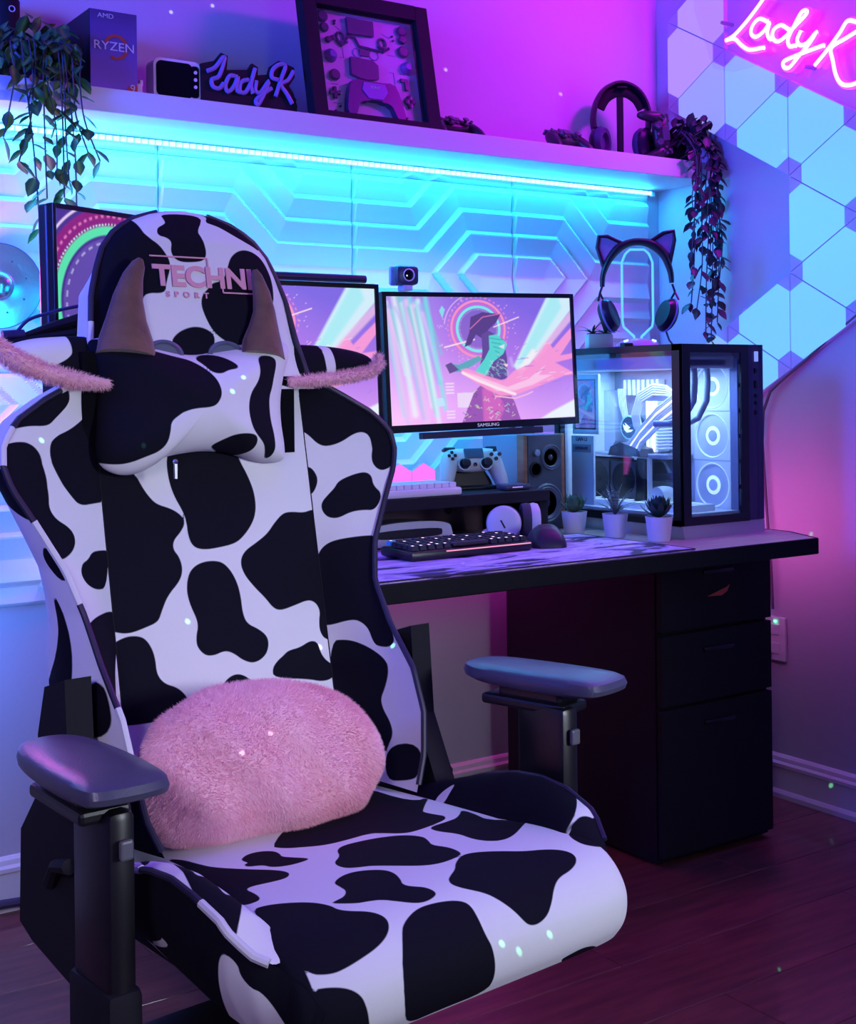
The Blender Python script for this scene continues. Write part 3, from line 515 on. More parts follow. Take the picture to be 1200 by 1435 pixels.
# ================================================================== CHAIR
CH = (-1.885, -1.372, 0.0); PHI = .096
def chl(p):   # chair-local -> world
    c, s = math.cos(PHI), math.sin(PHI); return (CH[0]+c*p[0]-s*p[1], CH[1]+s*p[0]+c*p[1], CH[2]+p[2])
chair = thing('gaming_chair', 'large black and white cow-print gaming chair with wings, in front of the desk', 'chair', CH, PHI)
WL = 'white piping'
piping_m = mat('piping_dark', (.02,.015,.05), .5)
o = grid_mesh('center_panel', s_panel, 95, 170, COW, chair, SPOTS['panel'], su=.356, sv=.62)
hd = grid_mesh('head_panel', s_head, 95, 110, COW, chair, SPOTS['head'], su=.33, sv=.30)
wl = grid_mesh('side_wing', lambda u,v: s_wing(-1,u,v), 50, 170, COW, chair, SPOTS['wingL']+[[(-.3,-.2),(1.3,-.2),(1.3,.15),(.5,.17),(-.3,.15)]], su=.14, sv=.61)
wr = grid_mesh('side_wing', lambda u,v: s_wing(1,u,v), 50, 170, COW, chair, SPOTS['wingR'], su=.14, sv=.61)
grid_mesh('outer_side', lambda u,v: s_side(-1,u,v), 16, 190, COW, chair, SPOTS['sideLblack']+[[(-.3,-.2),(1.3,-.2),(1.3,.12),(-.3,.12)]], su=.09, sv=.86)
grid_mesh('outer_side', lambda u,v: s_side(1,u,v), 16, 190, COW, chair, [[(-.1,.0),(1.1,0),(1.1,.12),(-.1,.13)],[(-.1,.17),(1.1,.18),(1.1,.24),(-.1,.25)],[(-.1,.27),(1.1,.27),(1.1,.33),(-.1,.34)],[(-.1,.40),(1.1,.38),(1.1,.60),(-.1,.585)],[(-.1,.78),(1.1,.80),(1.1,.93),(-.1,.95)]], su=.09, sv=.86)
def s_back(u, v):
    z = .51+.866*v; B = itp(z, ZB); s = 2*u-1; off = .009*np.clip((z-1.09)/.03,0,1)
    return np.stack([off+s*B, yb(z)+.030+.028*(1-s**4)*np.clip((1.376-z)/.05,0,1)**.5, z], -1)
grid_mesh('back_cover', s_back, 40, 90, COW, chair, [[(.1,.1),(.5,.05),(.6,.4),(.2,.45)],[(.5,.5),(.9,.55),(.8,.8),(.4,.75)]], su=.5, sv=.86)
for sg in (-1, 1):
    pts = []
    for z in np.linspace(.52, 1.372, 70):
        W = float(itp(z, ZW)); off = .009*min(max((z-1.09)/.03,0),1)
        pts.append((off+sg*W, float(yb(z))-.005-float(itp(z, ZF)), z))
    obj('piping', MB().tube(pts, .0045, 8), piping_m, chair, smooth=True)
    if sg < 0:
        for a_, b_ in ((.60,.70),(.815,.93),(1.0,1.06),(1.10,1.20)):
            q = [p for p in pts if a_ <= p[2] <= b_]
            obj('piping', MB().tube(q, .0050, 8), mat('piping_white',(.7,.7,.78),.6), chair, smooth=True)
for x_, nm in ((-.168,'seam'),(.188,'seam')):
    pts = [(x_, float(yb(z))-.0045, z) for z in np.linspace(.52,1.09,30)]
    obj('seam', MB().tube(pts, .0009, 6), matte, chair)
for x_ in (-.062,.043):
    M = T(x_, float(yb(1.152))-.033, 1.152)@R(-.19,'X')@R(PI/2,'X')@Matrix.Diagonal((1.35,.95,1,1))
    sl = obj('strap_slot', MB().lathe([(.0235,-.002),(.0235,.003),(.019,.005),(.017,.001)],32,M), mat('slot_rim',(.10,.12,.19),.3), chair, smooth=True)
    obj('slot_inside', MB().lathe([(.0175,.0008),(0,.0006)],32,M), mat('slot_dark',(.012,.014,.03),.3), sl)
# embroidered lettering
pink_t = mat('pink_thread', (.75,.36,.46), .7, bump=.3, bscale=600)
yc = float(yb(1.27))-.0345
MT = lambda x,z,y_=None: T(x, (float(yb(z))-.034) if y_ is None else y_, z)@R(-.19,'X')@FRONT
text_obj('lettering', 'TECHNI', .044, pink_t, chair, MT(.020,1.270), .0009, squeeze=1.10, off=.0016)
text_obj('lettering', 'S  P  O  R  T', .012, pink_t, chair, MT(-.012,1.243), .0006, squeeze=1.15, off=.0004)
def bar_(x0,z0,x1,z1,wd=.0022):
    a = Vector((x0,0,z0)); b = Vector((x1,0,z1)); d = (b-a); L_ = d.length; ang = math.atan2(d.z, d.x)
    zc = (z0+z1)/2
    return T((x0+x1)/2, float(yb(zc))-.0345, zc)@R(-.19,'X')@R(-ang,'Y'), L_, wd
mb = MB()
for q in ((-.07,1.3005,.028,1.3015),(.028,1.3015,.028,1.262),(.028,1.272,.052,1.2725),(.050,1.2785,.050,1.249),(.050,1.249,.104,1.249)):
    M, L_, wd = bar_(*q); mb.box((0,0,0),(L_,.0012,wd),M)
obj('lettering', mb, pink_t, chair)
# seat
grid_mesh('seat_cushion', s_seat, 150, 190, COW, chair, SPOTS['seat']+[[(-.3,.40),(.0,.42),(.028,.50),(.032,.62),(.034,.75),(.036,.9),(.04,1.2),(-.3,1.2)]], su=.47, sv=float(SLEN))
grid_mesh('seat_bolster', lambda u,v: s_bol(-1,u,v), 40, 110, COW, chair, SPOTS['bolL'], su=.09, sv=.44)
grid_mesh('seat_bolster', lambda u,v: s_bol(1,u,v), 40, 110, COW, chair, SPOTS['bolRwhite'], invert=True, su=.09, sv=.44)
grid_mesh('seat_side', lambda u,v: s_skirt(-1,u,v), 40, 110, COW, chair, SPOTS['skirtLwhite'], invert=True, su=.15, sv=.495)
grid_mesh('seat_side', lambda u,v: s_skirt(1,u,v), 40, 110, COW, chair, [[(.1,.6),(.9,.65),(.8,.9),(.2,.9)]], invert=True, su=.15, sv=.495)
for sg in (-1,1):
    obj('piping', MB().tube([(sg*(float(itp(y,XO))+.001)+.006*(sg>0), y, float(itp(y,BO))) for y in np.linspace(-.188,.22,34)], .0042, 8), piping_m, chair, smooth=True)
for a_, b_ in ((.02,.10),(-.203,-.115)):
    obj('piping', MB().tube([(-float(itp(y,XO))-.0015, y, float(itp(y,BO))+.0006) for y in np.linspace(a_,b_,14)], .0052, 8), mat('piping_white',(.7,.7,.78),.6), chair, smooth=True)
obj('seat_base', MB().box((.006,.01,.412),(.46,.44,.04),bev=.015), matte, chair, smooth=True)
obj('seat_plate', MB().box((0,.03,.372),(.30,.32,.02),bev=.004), black, chair)
# armrests
def pad_outline(w_, l_):
    return smooth_poly([(-w_*.32,-l_/2),(w_*.34,-l_/2),(w_*.5,-l_*.42),(w_*.5,l_*.05),(w_*.36,l_*.5),(-w_*.30,l_*.5),(-w_*.5,l_*.1),(-w_*.46,-l_*.42)], 3)
def arm(sg, px_, py_, ang, zt, pcol):
    a = obj('armrest', MB().box((0,0,-.034),(.055,.11,.020),bev=.006), black, chair); a.location = (px_, py_, zt); a.rotation_euler = (0,0,ang)
    P = pad_outline(.112,.265); n = len(P); rings = [(.88,-.024),(.98,-.019),(1.0,-.012),(.97,-.004),(.88,.0),(.5,.002),(.01,.003)]
    vs = []; 
    for s_, z in rings: vs += [(x*s_, y*s_ if s_ > .5 else y*s_, z) for x, y in P]
    fs = [(k*n+i, k*n+(i+1)%n, (k+1)*n+(i+1)%n, (k+1)*n+i) for k in range(len(rings)-1) for i in range(n)]+[tuple(range(n-1,-1,-1))]
    obj('arm_pad', MB().add(vs, fs), pcol, a, smooth=True)
    obj('arm_slider', MB().box((0,.01,-.050),(.062,.15,.016),bev=.005), black, a)
    return a
pad_m = mat('arm_pad_pu', (.07,.07,.13), .36, bump=.15, bscale=400)
arm(-1, -.354, .028, -.03, .684, pad_m)
arm(1, .360, .022, .18, .684, pad_m)
for sg, ax in ((-1,-.345),(1,.35)):
    p = obj('arm_post', MB().box((ax,-.005,.505),(.034,.098,.27),bev=.010), black, chair, smooth=True)
    obj('post_sleeve', MB().box((ax,-.005,.385),(.044,.108,.12),bev=.010), matte, p, smooth=True)
    obj('height_button', MB().box((ax+sg*.0,-.0605,.60),(.016,.008,.022),bev=.003), mat('grey_plastic',(.12,.12,.16),.4), p)
    mb = MB().box((ax-sg*.13,-.01,.345),(.30,.10,.024),bev=.006); mb.box((ax-sg*.005,-.005,.35),(.05,.11,.04),bev=.008)
    obj('arm_bracket', mb, black, chair, smooth=True)
# recline hinge covers
for sg in (-1,1):
    P = [(.20,.735),(.262,.716),(.285,.650),(.276,.590),(.300,.560),(.345,.512),(.352,.386),(.312,.372),(.18,.352),(.14,.39),(.14,.50),(.19,.60)]
    P = [(y,z) for y,z in P]
    M = Matrix(((0,1,0,0),(1,0,0,0),(0,0,1,0),(0,0,0,1)))
    mb = MB(); n = len(P); x0 = sg*.262; x1 = sg*.298
    mb.add([(x0,y,z) for y,z in P]+[(x1,y,z) for y,z in P],[tuple(range(n)),tuple(range(2*n-1,n-1,-1))]+[(i,i+n,(i+1)%n+n,(i+1)%n) for i in range(n)])
    hc = obj('hinge_cover', mb, matte, chair)
    obj('recline_lever', MB().tube([(sg*.302,.24,.47),(sg*.308,.21,.50),(sg*.308,.17,.51)],[.010,.009,.010],8), matte, hc, smooth=True)
# column, base, casters
obj('gas_lift', MB().lathe([(.028,.10),(.028,.24),(.020,.24),(.020,.365)],20,T(0,.03,0)), black, chair, smooth=True)
for k in range(5):
    a = 2*PI*k/5+.35; d = Vector((math.cos(a), math.sin(a), 0)); c0 = Vector((0,.03,0))
    l = obj('base_leg', MB().tube([c0+Vector((0,0,.135)), c0+d*.15+Vector((0,0,.125)), c0+d*.31+Vector((0,0,.085))],[.036,.030,.020],10,flat=.7), black, chair, smooth=True)
    e = c0+d*.31; s_ = Vector((-d.y,d.x,0))
    mb = MB()
    for q in (-1,1): mb.lathe([(.0,-.009),(.026,-.009),(.029,-.004),(.029,.004),(.026,.009),(0,.009)],18,T(*(e+s_*q*.017+Vector((0,0,.0295))))@s_.to_track_quat('Z','Y').to_matrix().to_4x4())
    mb.tube([e+Vector((0,0,.085)), e+Vector((0,0,.03))],.007,8)
    obj('caster', mb, black, l, smooth=True)
mb = MB()
for x_ in (-.12,.12): mb.tube([(x_,.24,.345),(x_,-.10,.345)],.008,8)
obj('footrest_rail', mb, black, chair, smooth=True)
# ------------------------------------------------------------------ puffy shapes from an outline
def puff(outline, yfun, tf, tb, nr=26, sm=2, p=.5, na=None, ramp=.5):
    P = smooth_poly(outline, sm); n = len(P); c = P.mean(0); V = []; UVs = []
    for sd in (-1, 1):
        for k in range(nr+1):
            s_ = k/nr; t_ = math.sin(s_*PI/2)
            q = c+(P-c)*t_; h = (max(0, 1-t_**(1/ramp)))**p
            y = yfun(q[:,1]) + (-tf*h if sd < 0 else tb*h)
            V.append(np.stack([q[:,0], y, q[:,1]], -1))
    V = np.concatenate(V); R_ = nr+1; fs = []
    for sd in range(2):
        o = sd*R_*n
        for k in range(nr):
            for i in range(n):
                f = (o+k*n+i, o+k*n+(i+1)%n, o+(k+1)*n+(i+1)%n, o+(k+1)*n+i); fs.append(f if sd == 0 else f[::-1])
    return V, fs
def puff_obj(name, V, fs, m, parent, base, polys=None, invert=False, disp=0, subs=None):
    me = bpy.data.meshes.new(name); me.from_pydata((V-np.array(base)).tolist(), [], fs); me.materials.append(m)
    X = V[:,[0,2]]
    val = np.full(len(V), -1. if invert else 1.) if polys is None else blob_field(X, polys, invert)
    me.attributes.new('spot','FLOAT','POINT').data.foreach_set('value', val.astype(np.float32))
    bm = bmesh.new(); bm.from_mesh(me); bmesh.ops.remove_doubles(bm, verts=bm.verts, dist=2e-5); bmesh.ops.recalc_face_normals(bm, faces=bm.faces)
    for f in bm.faces: f.smooth = True
    bm.to_mesh(me); bm.free()
    o = bpy.data.objects.new(name, me); COL.objects.link(o); o.parent = parent; return o
def fur(name, me_obj, n, ln, wd, m, parent, droop=.5, seed=1):
    rg = np.random.default_rng(seed); me = me_obj.data; me.calc_loop_triangles()
    nv = len(me.vertices); co = np.empty(nv*3); me.vertices.foreach_get('co', co); co = co.reshape(-1,3)
    no = np.empty(nv*3); me.vertices.foreach_get('normal', no); no = no.reshape(-1,3)
    tr = np.empty(len(me.loop_triangles)*3, int); me.loop_triangles.foreach_get('vertices', tr); tr = tr.reshape(-1,3)
    A_, B_, C_ = co[tr[:,0]], co[tr[:,1]], co[tr[:,2]]; ar = np.linalg.norm(np.cross(B_-A_, C_-A_), axis=1)
    k = rg.choice(len(tr), n, p=ar/ar.sum()); u = rg.random((n,1)); v = rg.random((n,1)); f = u+v > 1; u = np.where(f,1-u,u); v = np.where(f,1-v,v)
    P0 = A_[k]+(B_[k]-A_[k])*u+(C_[k]-A_[k])*v; N = no[tr[k,0]]*(1-u-v)+no[tr[k,1]]*u+no[tr[k,2]]*v
    swirl = np.stack([np.sin(P0[:,2]*40+P0[:,0]*23), np.cos(P0[:,0]*31), np.cos(P0[:,0]*35-P0[:,2]*27)],-1)*.45
    D = N*.75+rg.normal(0,.22,(n,3))+swirl*.5+np.array([0,0,-droop*.5]); D /= np.linalg.norm(D,axis=1,keepdims=True)
    S = np.cross(D, rg.normal(0,1,(n,3))); S /= np.linalg.norm(S,axis=1,keepdims=True)
    L_ = ln*(.6+.6*rg.random((n,1)))
    V = np.stack([P0-S*wd, P0+S*wd, P0+D*L_], 1).reshape(-1,3)
    m2 = bpy.data.meshes.new(name); F_ = np.arange(3*n).reshape(-1,3)
    m2.vertices.add(3*n); m2.vertices.foreach_set('co', V.ravel()); m2.loops.add(3*n); m2.loops.foreach_set('vertex_index', F_.ravel())
    m2.polygons.add(n); m2.polygons.foreach_set('loop_start', np.arange(0,3*n,3)); m2.polygons.foreach_set('loop_total', np.full(n,3)); m2.update(); m2.validate()
    m2.materials.append(m); o = bpy.data.objects.new(name, m2); COL.objects.link(o); o.parent = parent; o['kind'] = 'stuff'; return o
def ythru(a, b): return lambda z: a+b*(z-.5)
# neck pillow shaped like a cow head
nb = (0,.40,1.0)
neck = thing('neck_pillow', 'cow-head neck pillow with brown horns and pink-lined ears on the chair back', 'pillow', chl((0,.36,.99)), PHI)
NB = (0,.36,.99)
NPO = [(-.153,1.178),(-.112,1.17),(-.073,1.162),(-.021,1.152),(.022,1.158),(.08,1.166),(.126,1.174),(.160,1.176),(.166,1.16),(.145,1.117),(.132,1.061),(.136,.995),(.124,.985),(.082,.987),(.046,1.0),(-.002,1.009),(-.05,1.006),(-.085,1.0),(-.11,.982),(-.144,.977),(-.175,.991),(-.180,1.017),(-.172,1.057),(-.166,1.107),(-.170,1.138),(-.180,1.17)]
V, fs = puff(NPO, ythru(.258,.19), .062, .035, p=.6, nr=60, sm=3)
puff_obj('pillow_body', V, fs, COW, neck, NB, NPS)
EL_ = [(-.300,1.158),(-.27,1.170),(-.236,1.176),(-.155,1.180),(-.13,1.155),(-.138,1.115),(-.22,1.122),(-.261,1.132),(-.292,1.145)]
V, fs = puff(EL_, ythru(.275,.19), .020, .014, p=.5, nr=14)
puff_obj('ear', V, fs, COW, neck, NB, [[(-.205,1.2),(-.200,1.160),(-.203,1.148),(-.235,1.132),(-.25,1.11),(-.1,1.08),(-.1,1.2)]])
ER_ = [(.150,1.172),(.252,1.171),(.324,1.160),(.347,1.145),(.335,1.128),(.259,1.116),(.150,1.108)]
V, fs = puff(ER_, ythru(.275,.19), .020, .014, p=.5, nr=14)
puff_obj('ear', V, fs, COW, neck, NB, [[(.227,1.2),(.232,1.16),(.237,1.1),(.1,1.08),(.1,1.2)],[(.252,1.2),(.250,1.165),(.256,1.1),(.4,1.1),(.4,1.2)]])
pinkf = mat('pink_fur', (.95,.56,.68), .9, sheen=.3)
FLp = [(-.330,.372,1.178),(-.312,.371,1.160),(-.300,.366,1.149),(-.285,.362,1.139),(-.25,.360,1.125),(-.209,.357,1.115),(-.158,.356,1.109)]
f1 = obj('ear_lining', MB().tube(FLp,[.010,.012,.013,.013,.011,.010,.006],12,T(*[-q for q in NB])), pinkf, neck, smooth=True)
fur('lining_fur', f1, 5000, .008, .0005, pinkf, f1, seed=3)
FRp = [(.151,.360,1.112),(.189,.360,1.113),(.26,.361,1.118),(.312,.362,1.127),(.333,.366,1.141),(.336,.372,1.155)]
f2 = obj('ear_lining', MB().tube(FRp,[.005,.007,.008,.008,.008,.005],12,T(*[-q for q in NB])), pinkf, neck, smooth=True)
fur('lining_fur', f2, 4000, .008, .0005, pinkf, f2, seed=4)
horn_m = mat('brown_plush', (.17,.085,.055), .9, bump=.6, bscale=90, noise=((.11,.055,.04),30.), sheen=.4)
for pts, rr in (([(-.127,.362,1.150),(-.124,.368,1.175),(-.122,.370,1.203),(-.117,.374,1.235),(-.107,.378,1.265),(-.097,.380,1.284),(-.093,.380,1.293)],[.046,.041,.031,.023,.0165,.011,.004]),
                ([(.103,.360,1.150),(.107,.367,1.172),(.112,.371,1.195),(.115,.374,1.222),(.112,.377,1.25),(.105,.380,1.277),(.103,.381,1.287)],[.038,.034,.026,.019,.0150,.010,.004])):
    obj('horn', MB().tube(pts,rr,16,T(*[-q for q in NB]),flat=.62), horn_m, neck, smooth=True)
o = obj('strap', MB().box((-.178,.375,1.075),(.024,.006,.16),T(*[-q for q in NB])@R(0,'X')), mat('black_webbing',(.003,.003,.006),.9,spec=.1), neck)
obj('strap', MB().box((.150,.368,1.06),(.026,.006,.12),T(*[-q for q in NB])), mat('black_webbing',(.003,.003,.006),.9,spec=.1), neck)
z_ = MB().box((-.088,.292,.985),(.004,.004,.022),T(*[-q for q in NB])); z_.ball((-.088,.292,.998),.004,8,T(*[-q for q in NB]))
obj('zip_pull', z_, steel, neck)
# plush lumbar cushion
PB = (-.03,.15,.49)
pil = thing('plush_cushion', 'fluffy pink oval cushion leaning against the chair back on the seat', 'cushion', chl(PB), PHI)
PO = [(-.222,.583),(-.212,.632),(-.178,.674),(-.115,.696),(-.028,.700),(.053,.684),(.122,.650),(.160,.594),(.165,.548),(.146,.510),(.098,.492),(-.011,.492),(-.121,.498),(-.180,.510),(-.212,.54)]
def wav(V):
    n_ = .006*np.sin(V[:,0]*26+1)*np.cos(V[:,2]*31)+.004*np.sin(V[:,0]*61+V[:,2]*47)
    V = V.copy(); V[:,1] += n_; return V
V, fs = puff(PO, ythru(.155,.10), .085, .055, p=.55, nr=30)
pb = puff_obj('cushion_body', wav(V), fs, pinkf, pil, PB)
pinkf2 = mat('pink_fur_strands', (1.,.62,.78), .85, noise=((.95,.48,.62),14.))
fur('plush_fur', pb, 100000, .0062, .00036, pinkf2, pil, seed=9)
# ================================================================== DESK
DZ = .75
desk = thing('desk', 'pale wooden desk with black edge and black drawer pedestal, under the monitors', 'desk', (-1.0,-.42,0))
DB = T(1.0,.42,0)
top = [(-1.76,-.003),(-1.76,-.85),(-.345,-.85),(-.285,-.72),(-.285,-.003)]
def slab(poly, z0, z1, M=None):
    n = len(poly); return MB().add([(x,y,z0) for x,y in poly]+[(x,y,z1) for x,y in poly], [tuple(range(n)),tuple(range(2*n-1,n-1,-1))]+[(i,(i+1)%n,(i+1)%n+n,i+n) for i in range(n)], M)
desk_top_m = mat('pale_wood', (.62,.50,.46), .35, noise=((.50,.38,.34),6.,(1,14,1)), coat=.2)
obj('desktop', slab(top, .716, .75, DB), desk_top_m, desk)
mb = MB()
for a, b in (((-1.762,-.8525),(-.343,-.8525)),((-.343,-.8525),(-.2825,-.72)),((-.2825,-.72),(-.2825,-.003))):
    d = Vector((b[0]-a[0], b[1]-a[1],0)); L_ = d.length; an = math.atan2(d.y,d.x)
    mb.box((0,0,0),(L_+.003,.008,.037),T((a[0]+b[0])/2,(a[1]+b[1])/2,.7325)@R(an,'Z'),bev=.003)
obj('edge_band', MB().add(mb.v, mb.f, DB), rubber, desk)
obj('front_rail', MB().box((-1.18,-.60,.699),(1.06,.03,.034),DB,bev=.003), matte, desk)
bx0, bx1, by0, by1 = -.643, -.272, -.652, -.08
obj('pedestal_body', MB().box(((bx0+bx1)/2,(by0+by1)/2+.009,.362),(bx1-bx0,by1-by0-.018,.708),DB), matte, desk)
dz = [(.02,.36),(.365,.53),(.535,.71)]
for k,(a,b) in enumerate(dz):
    fr = obj('drawer', MB().box(((bx0+bx1)/2,by0+.006,(a+b)/2),(bx1-bx0-.004,.016,b-a-.003),DB,bev=.002), matte, desk)
    zt = b-.045
    obj('finger_pull', MB().box(((bx0+bx1)/2,by0-.004,zt),(.10,.010,.012),DB,bev=.004), black, fr, smooth=True)
dr = [o for o in desk.children if o.name.startswith('drawer')][-1]
red = mat('red_sticker', (.55,.08,.05), .5)
mb = MB().prism([(-.035,-.004),(.028,.012),(.040,.018),(.030,.002),(.012,-.006)],-.001,0,T(-.458+1.0,by0-.0032+.42,.612)); obj('sticker', mb, red, dr)
for x_ in (-1.72,):
    obj('desk_leg', MB().box((x_,-.42,.357),(.05,.62,.714),DB,bev=.004), matte, desk)
obj('rear_panel', MB().box((-1.72,-.43,.36),(.03,.5,.7),DB), matte, desk)
mb = MB().prism([(0,0),(.06,0),(0,-.05)],-.01,.01,T(-.70+1,-.12+.42,.714)); obj('corner_bracket', mb, black, desk)
# -------- desk mat (generic smoke and blossom print)
mt = bpy.data.materials.new('mat_print'); mt.use_nodes = True; nt = mt.node_tree; b = nt.nodes['Principled BSDF']; b.inputs['Roughness'].default_value = .7
tc = nt.nodes.new('ShaderNodeTexCoord'); mp = nt.nodes.new('ShaderNodeMapping'); mp.inputs['Scale'].default_value = (2.2,7.,1)
n1 = nt.nodes.new('ShaderNodeTexNoise'); n1.inputs['Scale'].default_value = 1.6; n1.inputs['Detail'].default_value = 7; n1.inputs['Distortion'].default_value = 1.6
rp = nt.nodes.new('ShaderNodeValToRGB'); e = rp.color_ramp.elements; e[0].position = .0; e[0].color = (.010,.008,.05,1); e[1].position = 1.; e[1].color = (.62,.55,.80,1)
for p_, c_ in ((.40,(.014,.012,.08,1)),(.425,(.30,.24,.62,1)),(.49,(.62,.55,.82,1)),(.53,(.36,.28,.66,1)),(.56,(.66,.60,.84,1))):
    q = e.new(p_); q.color = c_
nt.links.new(tc.outputs['Object'], mp.inputs[0]); nt.links.new(mp.outputs[0], n1.inputs['Vector']); nt.links.new(n1.outputs[0], rp.inputs[0]); nt.links.new(rp.outputs[0], b.inputs['Base Color'])
dm = thing('desk_mat', 'large dark desk mat printed with pale lavender smoke under the black keyboard', 'desk mat', (-1.12,-.65,DZ))
obj('mat_pad', MB().box((-.03,.0,.002),(.86,.385,.004),bev=.0015), mt, dm)
obj('stitched_edge', MB().tube([(-.459,-.191,.003),(.399,-.191,.003),(.399,.191,.003),(-.459,.191,.003)],.0022,6,closed=True), mat('mat_edge',(.01,.01,.04),.7), dm)
# -------- riser shelf
RZ = .860
rs = thing('monitor_riser', 'black raised shelf holding the white keyboard and the game controller stand', 'riser', (-1.10,-.31,DZ))
obj('riser_board', MB().box((-.06,0,.0965),(.76,.245,.027),bev=.002), matte, rs)
for x_ in (-.425,.307): obj('riser_leg', MB().box((x_,.0,.0415),(.026,.23,.083),bev=.002), matte, rs)
bpn = obj('back_panel', MB().box((.080,.115,.0415),(.44,.008,.082)), mat('riser_back',(.11,.06,.10),.6), rs)
obj('cable_hole', MB().lathe([(.012,0),(.012,.002),(0,.002)],20,T(.19,.111,.055)@R(PI/2,'X')), black, bpn)
obj('hook', MB().tube([(.20,.05,.085),(.20,.05,.07),(.19,.04,.066)],.003,6), steel, rs)
# -------- black keyboard
kb = thing('keyboard', 'black mechanical keyboard with glowing keys and one cyan key on the desk mat', 'keyboard', (-1.160,-.590,DZ+.0042), .02)
obj('keyboard_case', MB().box((0,0,.011),(.312,.116,.020),R(.02,'X'),bev=.006), black, kb, smooth=True)
key_m = mat('keycap_black',(.02,.02,.035),.45); kk = mesh_of(MB().add([(-.0085,-.0085,0),(.0085,-.0085,0),(.0085,.0085,0),(-.0085,.0085,0),(-.0065,-.006,.009),(.0065,-.006,.009),(.0065,.007,.009),(-.0065,.007,.009)],[(0,3,2,1),(4,5,6,7),(0,1,5,4),(1,2,6,5),(2,3,7,6),(3,0,4,7)]), key_m)
cy = kk.copy(); cy.materials.clear(); cy.materials.append(mat('keycap_cyan',(.05,.45,.6),.4))
leg = MB()
for r_ in range(5):
    for c_ in range(15):
        if r_ == 0 and c_ in (5,6,7,8,9): continue
        x = -.140+c_*.0200; y = -.0405+r_*.0196
        if r_ == 0: pass
        o = obj('keycap', cy if (r_ == 4 and c_ == 0) else kk, None, kb); o.location = (x, y, .021+.001*r_)
        if (r_*7+c_*3) % 4 == 0 or r_ == 0: leg.box((x-.001,y+.001,.0302+.001*r_),(.004,.005,.0004))
obj('space_bar', MB().box((-.0,-.0405,.026),(.090,.016,.009),bev=.003), key_m, kb)
obj('key_legend', leg, mat('legend_glow',(0,0,0),.5,emit=(1,.65,.85),es=2.2), kb, kind='stuff')
obj('light_bar', MB().box((.04,-.0585,.016),(.22,.003,.0022)), mat('kb_glow',(0,0,0),.5,emit=(1.,.35,.6),es=1.0), kb)
# -------- mouse
ms = thing('computer_mouse', 'black computer mouse to the right of the black keyboard', 'mouse', (-.926,-.590,DZ+.0042), -.45)
V = []; 
prof = [(0,.0,.8),(.15,.012,.95),(.35,.030,1.0),(.6,.039,1.),(.8,.030,.95),(.94,.014,.8),(1.,.0,.5)]
mb = MB(); nn = 14; L_ = .118; vs = []; 
ts = np.linspace(0,1,16)
for t_ in ts:
    h = float(np.interp(t_,[p[0] for p in prof],[p[1] for p in prof]))+.004; wd = .034*float(np.interp(t_,[0,.1,.5,.9,1],[.55,.9,.92,1.,.6]))
    for j in range(nn):
        a = PI*j/(nn-1); vs.append((wd*math.cos(a)*(abs(math.cos(a))**-.25 if abs(math.cos(a))>.05 else 1), -L_/2+L_*(1-t_), h*math.sin(a)**.7 if math.sin(a)>0 else 0))
fs = [(i*nn+j,i*nn+j+1,(i+1)*nn+j+1,(i+1)*nn+j) for i in range(15) for j in range(nn-1)]+[tuple(range(nn)),tuple(range(15*nn+nn-1,15*nn-1,-1))]
ms.scale = (1.12,1.12,1.12)
obj('mouse_shell', MB().add(vs,fs), mat('mouse_black',(.012,.012,.03),.5), ms, smooth=True)
obj('scroll_wheel', MB().lathe([(.0,-.003),(.009,-.003),(.009,.003),(0,.003)],14,T(0,-.03,.024)@R(PI/2,'Y')), rubber, ms)
# -------- succulents in small pots
pot_m = mat('pot_white', (.70,.68,.74), .5)
def pot(parent, r, h, m=pot_m):
    obj('pot', MB().lathe([(r*.74,0),(r*.78,.001),(r,h),(r*.93,h),(r*.86,h*.82)],28), m, parent, smooth=True)
    obj('soil', MB().lathe([(.0,h*.84),(r*.88,h*.84)],20), mat('soil',(.02,.015,.012),.9), parent)
def leaf_blade(L_, wd, th, bend):
    vs = []; n_ = 6
    for i in range(n_+1):
        t_ = i/n_; w_ = wd*(math.sin(PI*min(1,(t_*.85+.15)))**.8)*(1 if t_ < .98 else .05); z = L_*t_*math.cos(bend*t_); y = L_*t_*math.sin(bend*t_)
        vs += [(-w_, y, z), (0, y-th*(1-t_*.7), z), (w_, y, z), (0, y+th*.6*(1-t_*.7), z)]
    fs = [(i*4+j, i*4+(j+1)%4, (i+1)*4+(j+1)%4, (i+1)*4+j) for i in range(n_) for j in range(4)]+[(3,2,1,0),(n_*4,n_*4+1,n_*4+2,n_*4+3)]
    return MB().add(vs, fs)
sg_m = mat('succulent_green',(.06,.16,.08),.5,noise=((.12,.22,.06),30.)); sd_m = mat('succulent_dark',(.012,.05,.045),.45,noise=((.02,.09,.06),30.)); sv_m = mat('succulent_striped',(.03,.07,.06),.45,noise=((.30,.38,.34),55.,(1,1,6)))
def succulent(loc, label, m, rings, r=.031, h=.052, group=None, rot=0.):
    t = thing('potted_succulent', label, 'plant', loc, rot, group); pot(t, r, h)
    for cnt, L_, wd, tilt, bend, z0 in rings:
        me = mesh_of(leaf_blade(L_, wd, wd*.45, bend), m, True)
        for k in range(cnt):
            o = obj('leaf', me, None, t); o.rotation_euler = Euler((-tilt, 0, 2*PI*k/cnt+cnt*.37+random.uniform(-.15,.15)), 'XYZ')
            o.rotation_euler = (R(2*PI*k/cnt+cnt*.37+random.uniform(-.15,.15),'Z')@R(-tilt*random.uniform(.85,1.1),'X')).to_euler(); o.location = (0,0,h*.96+z0)
    return t
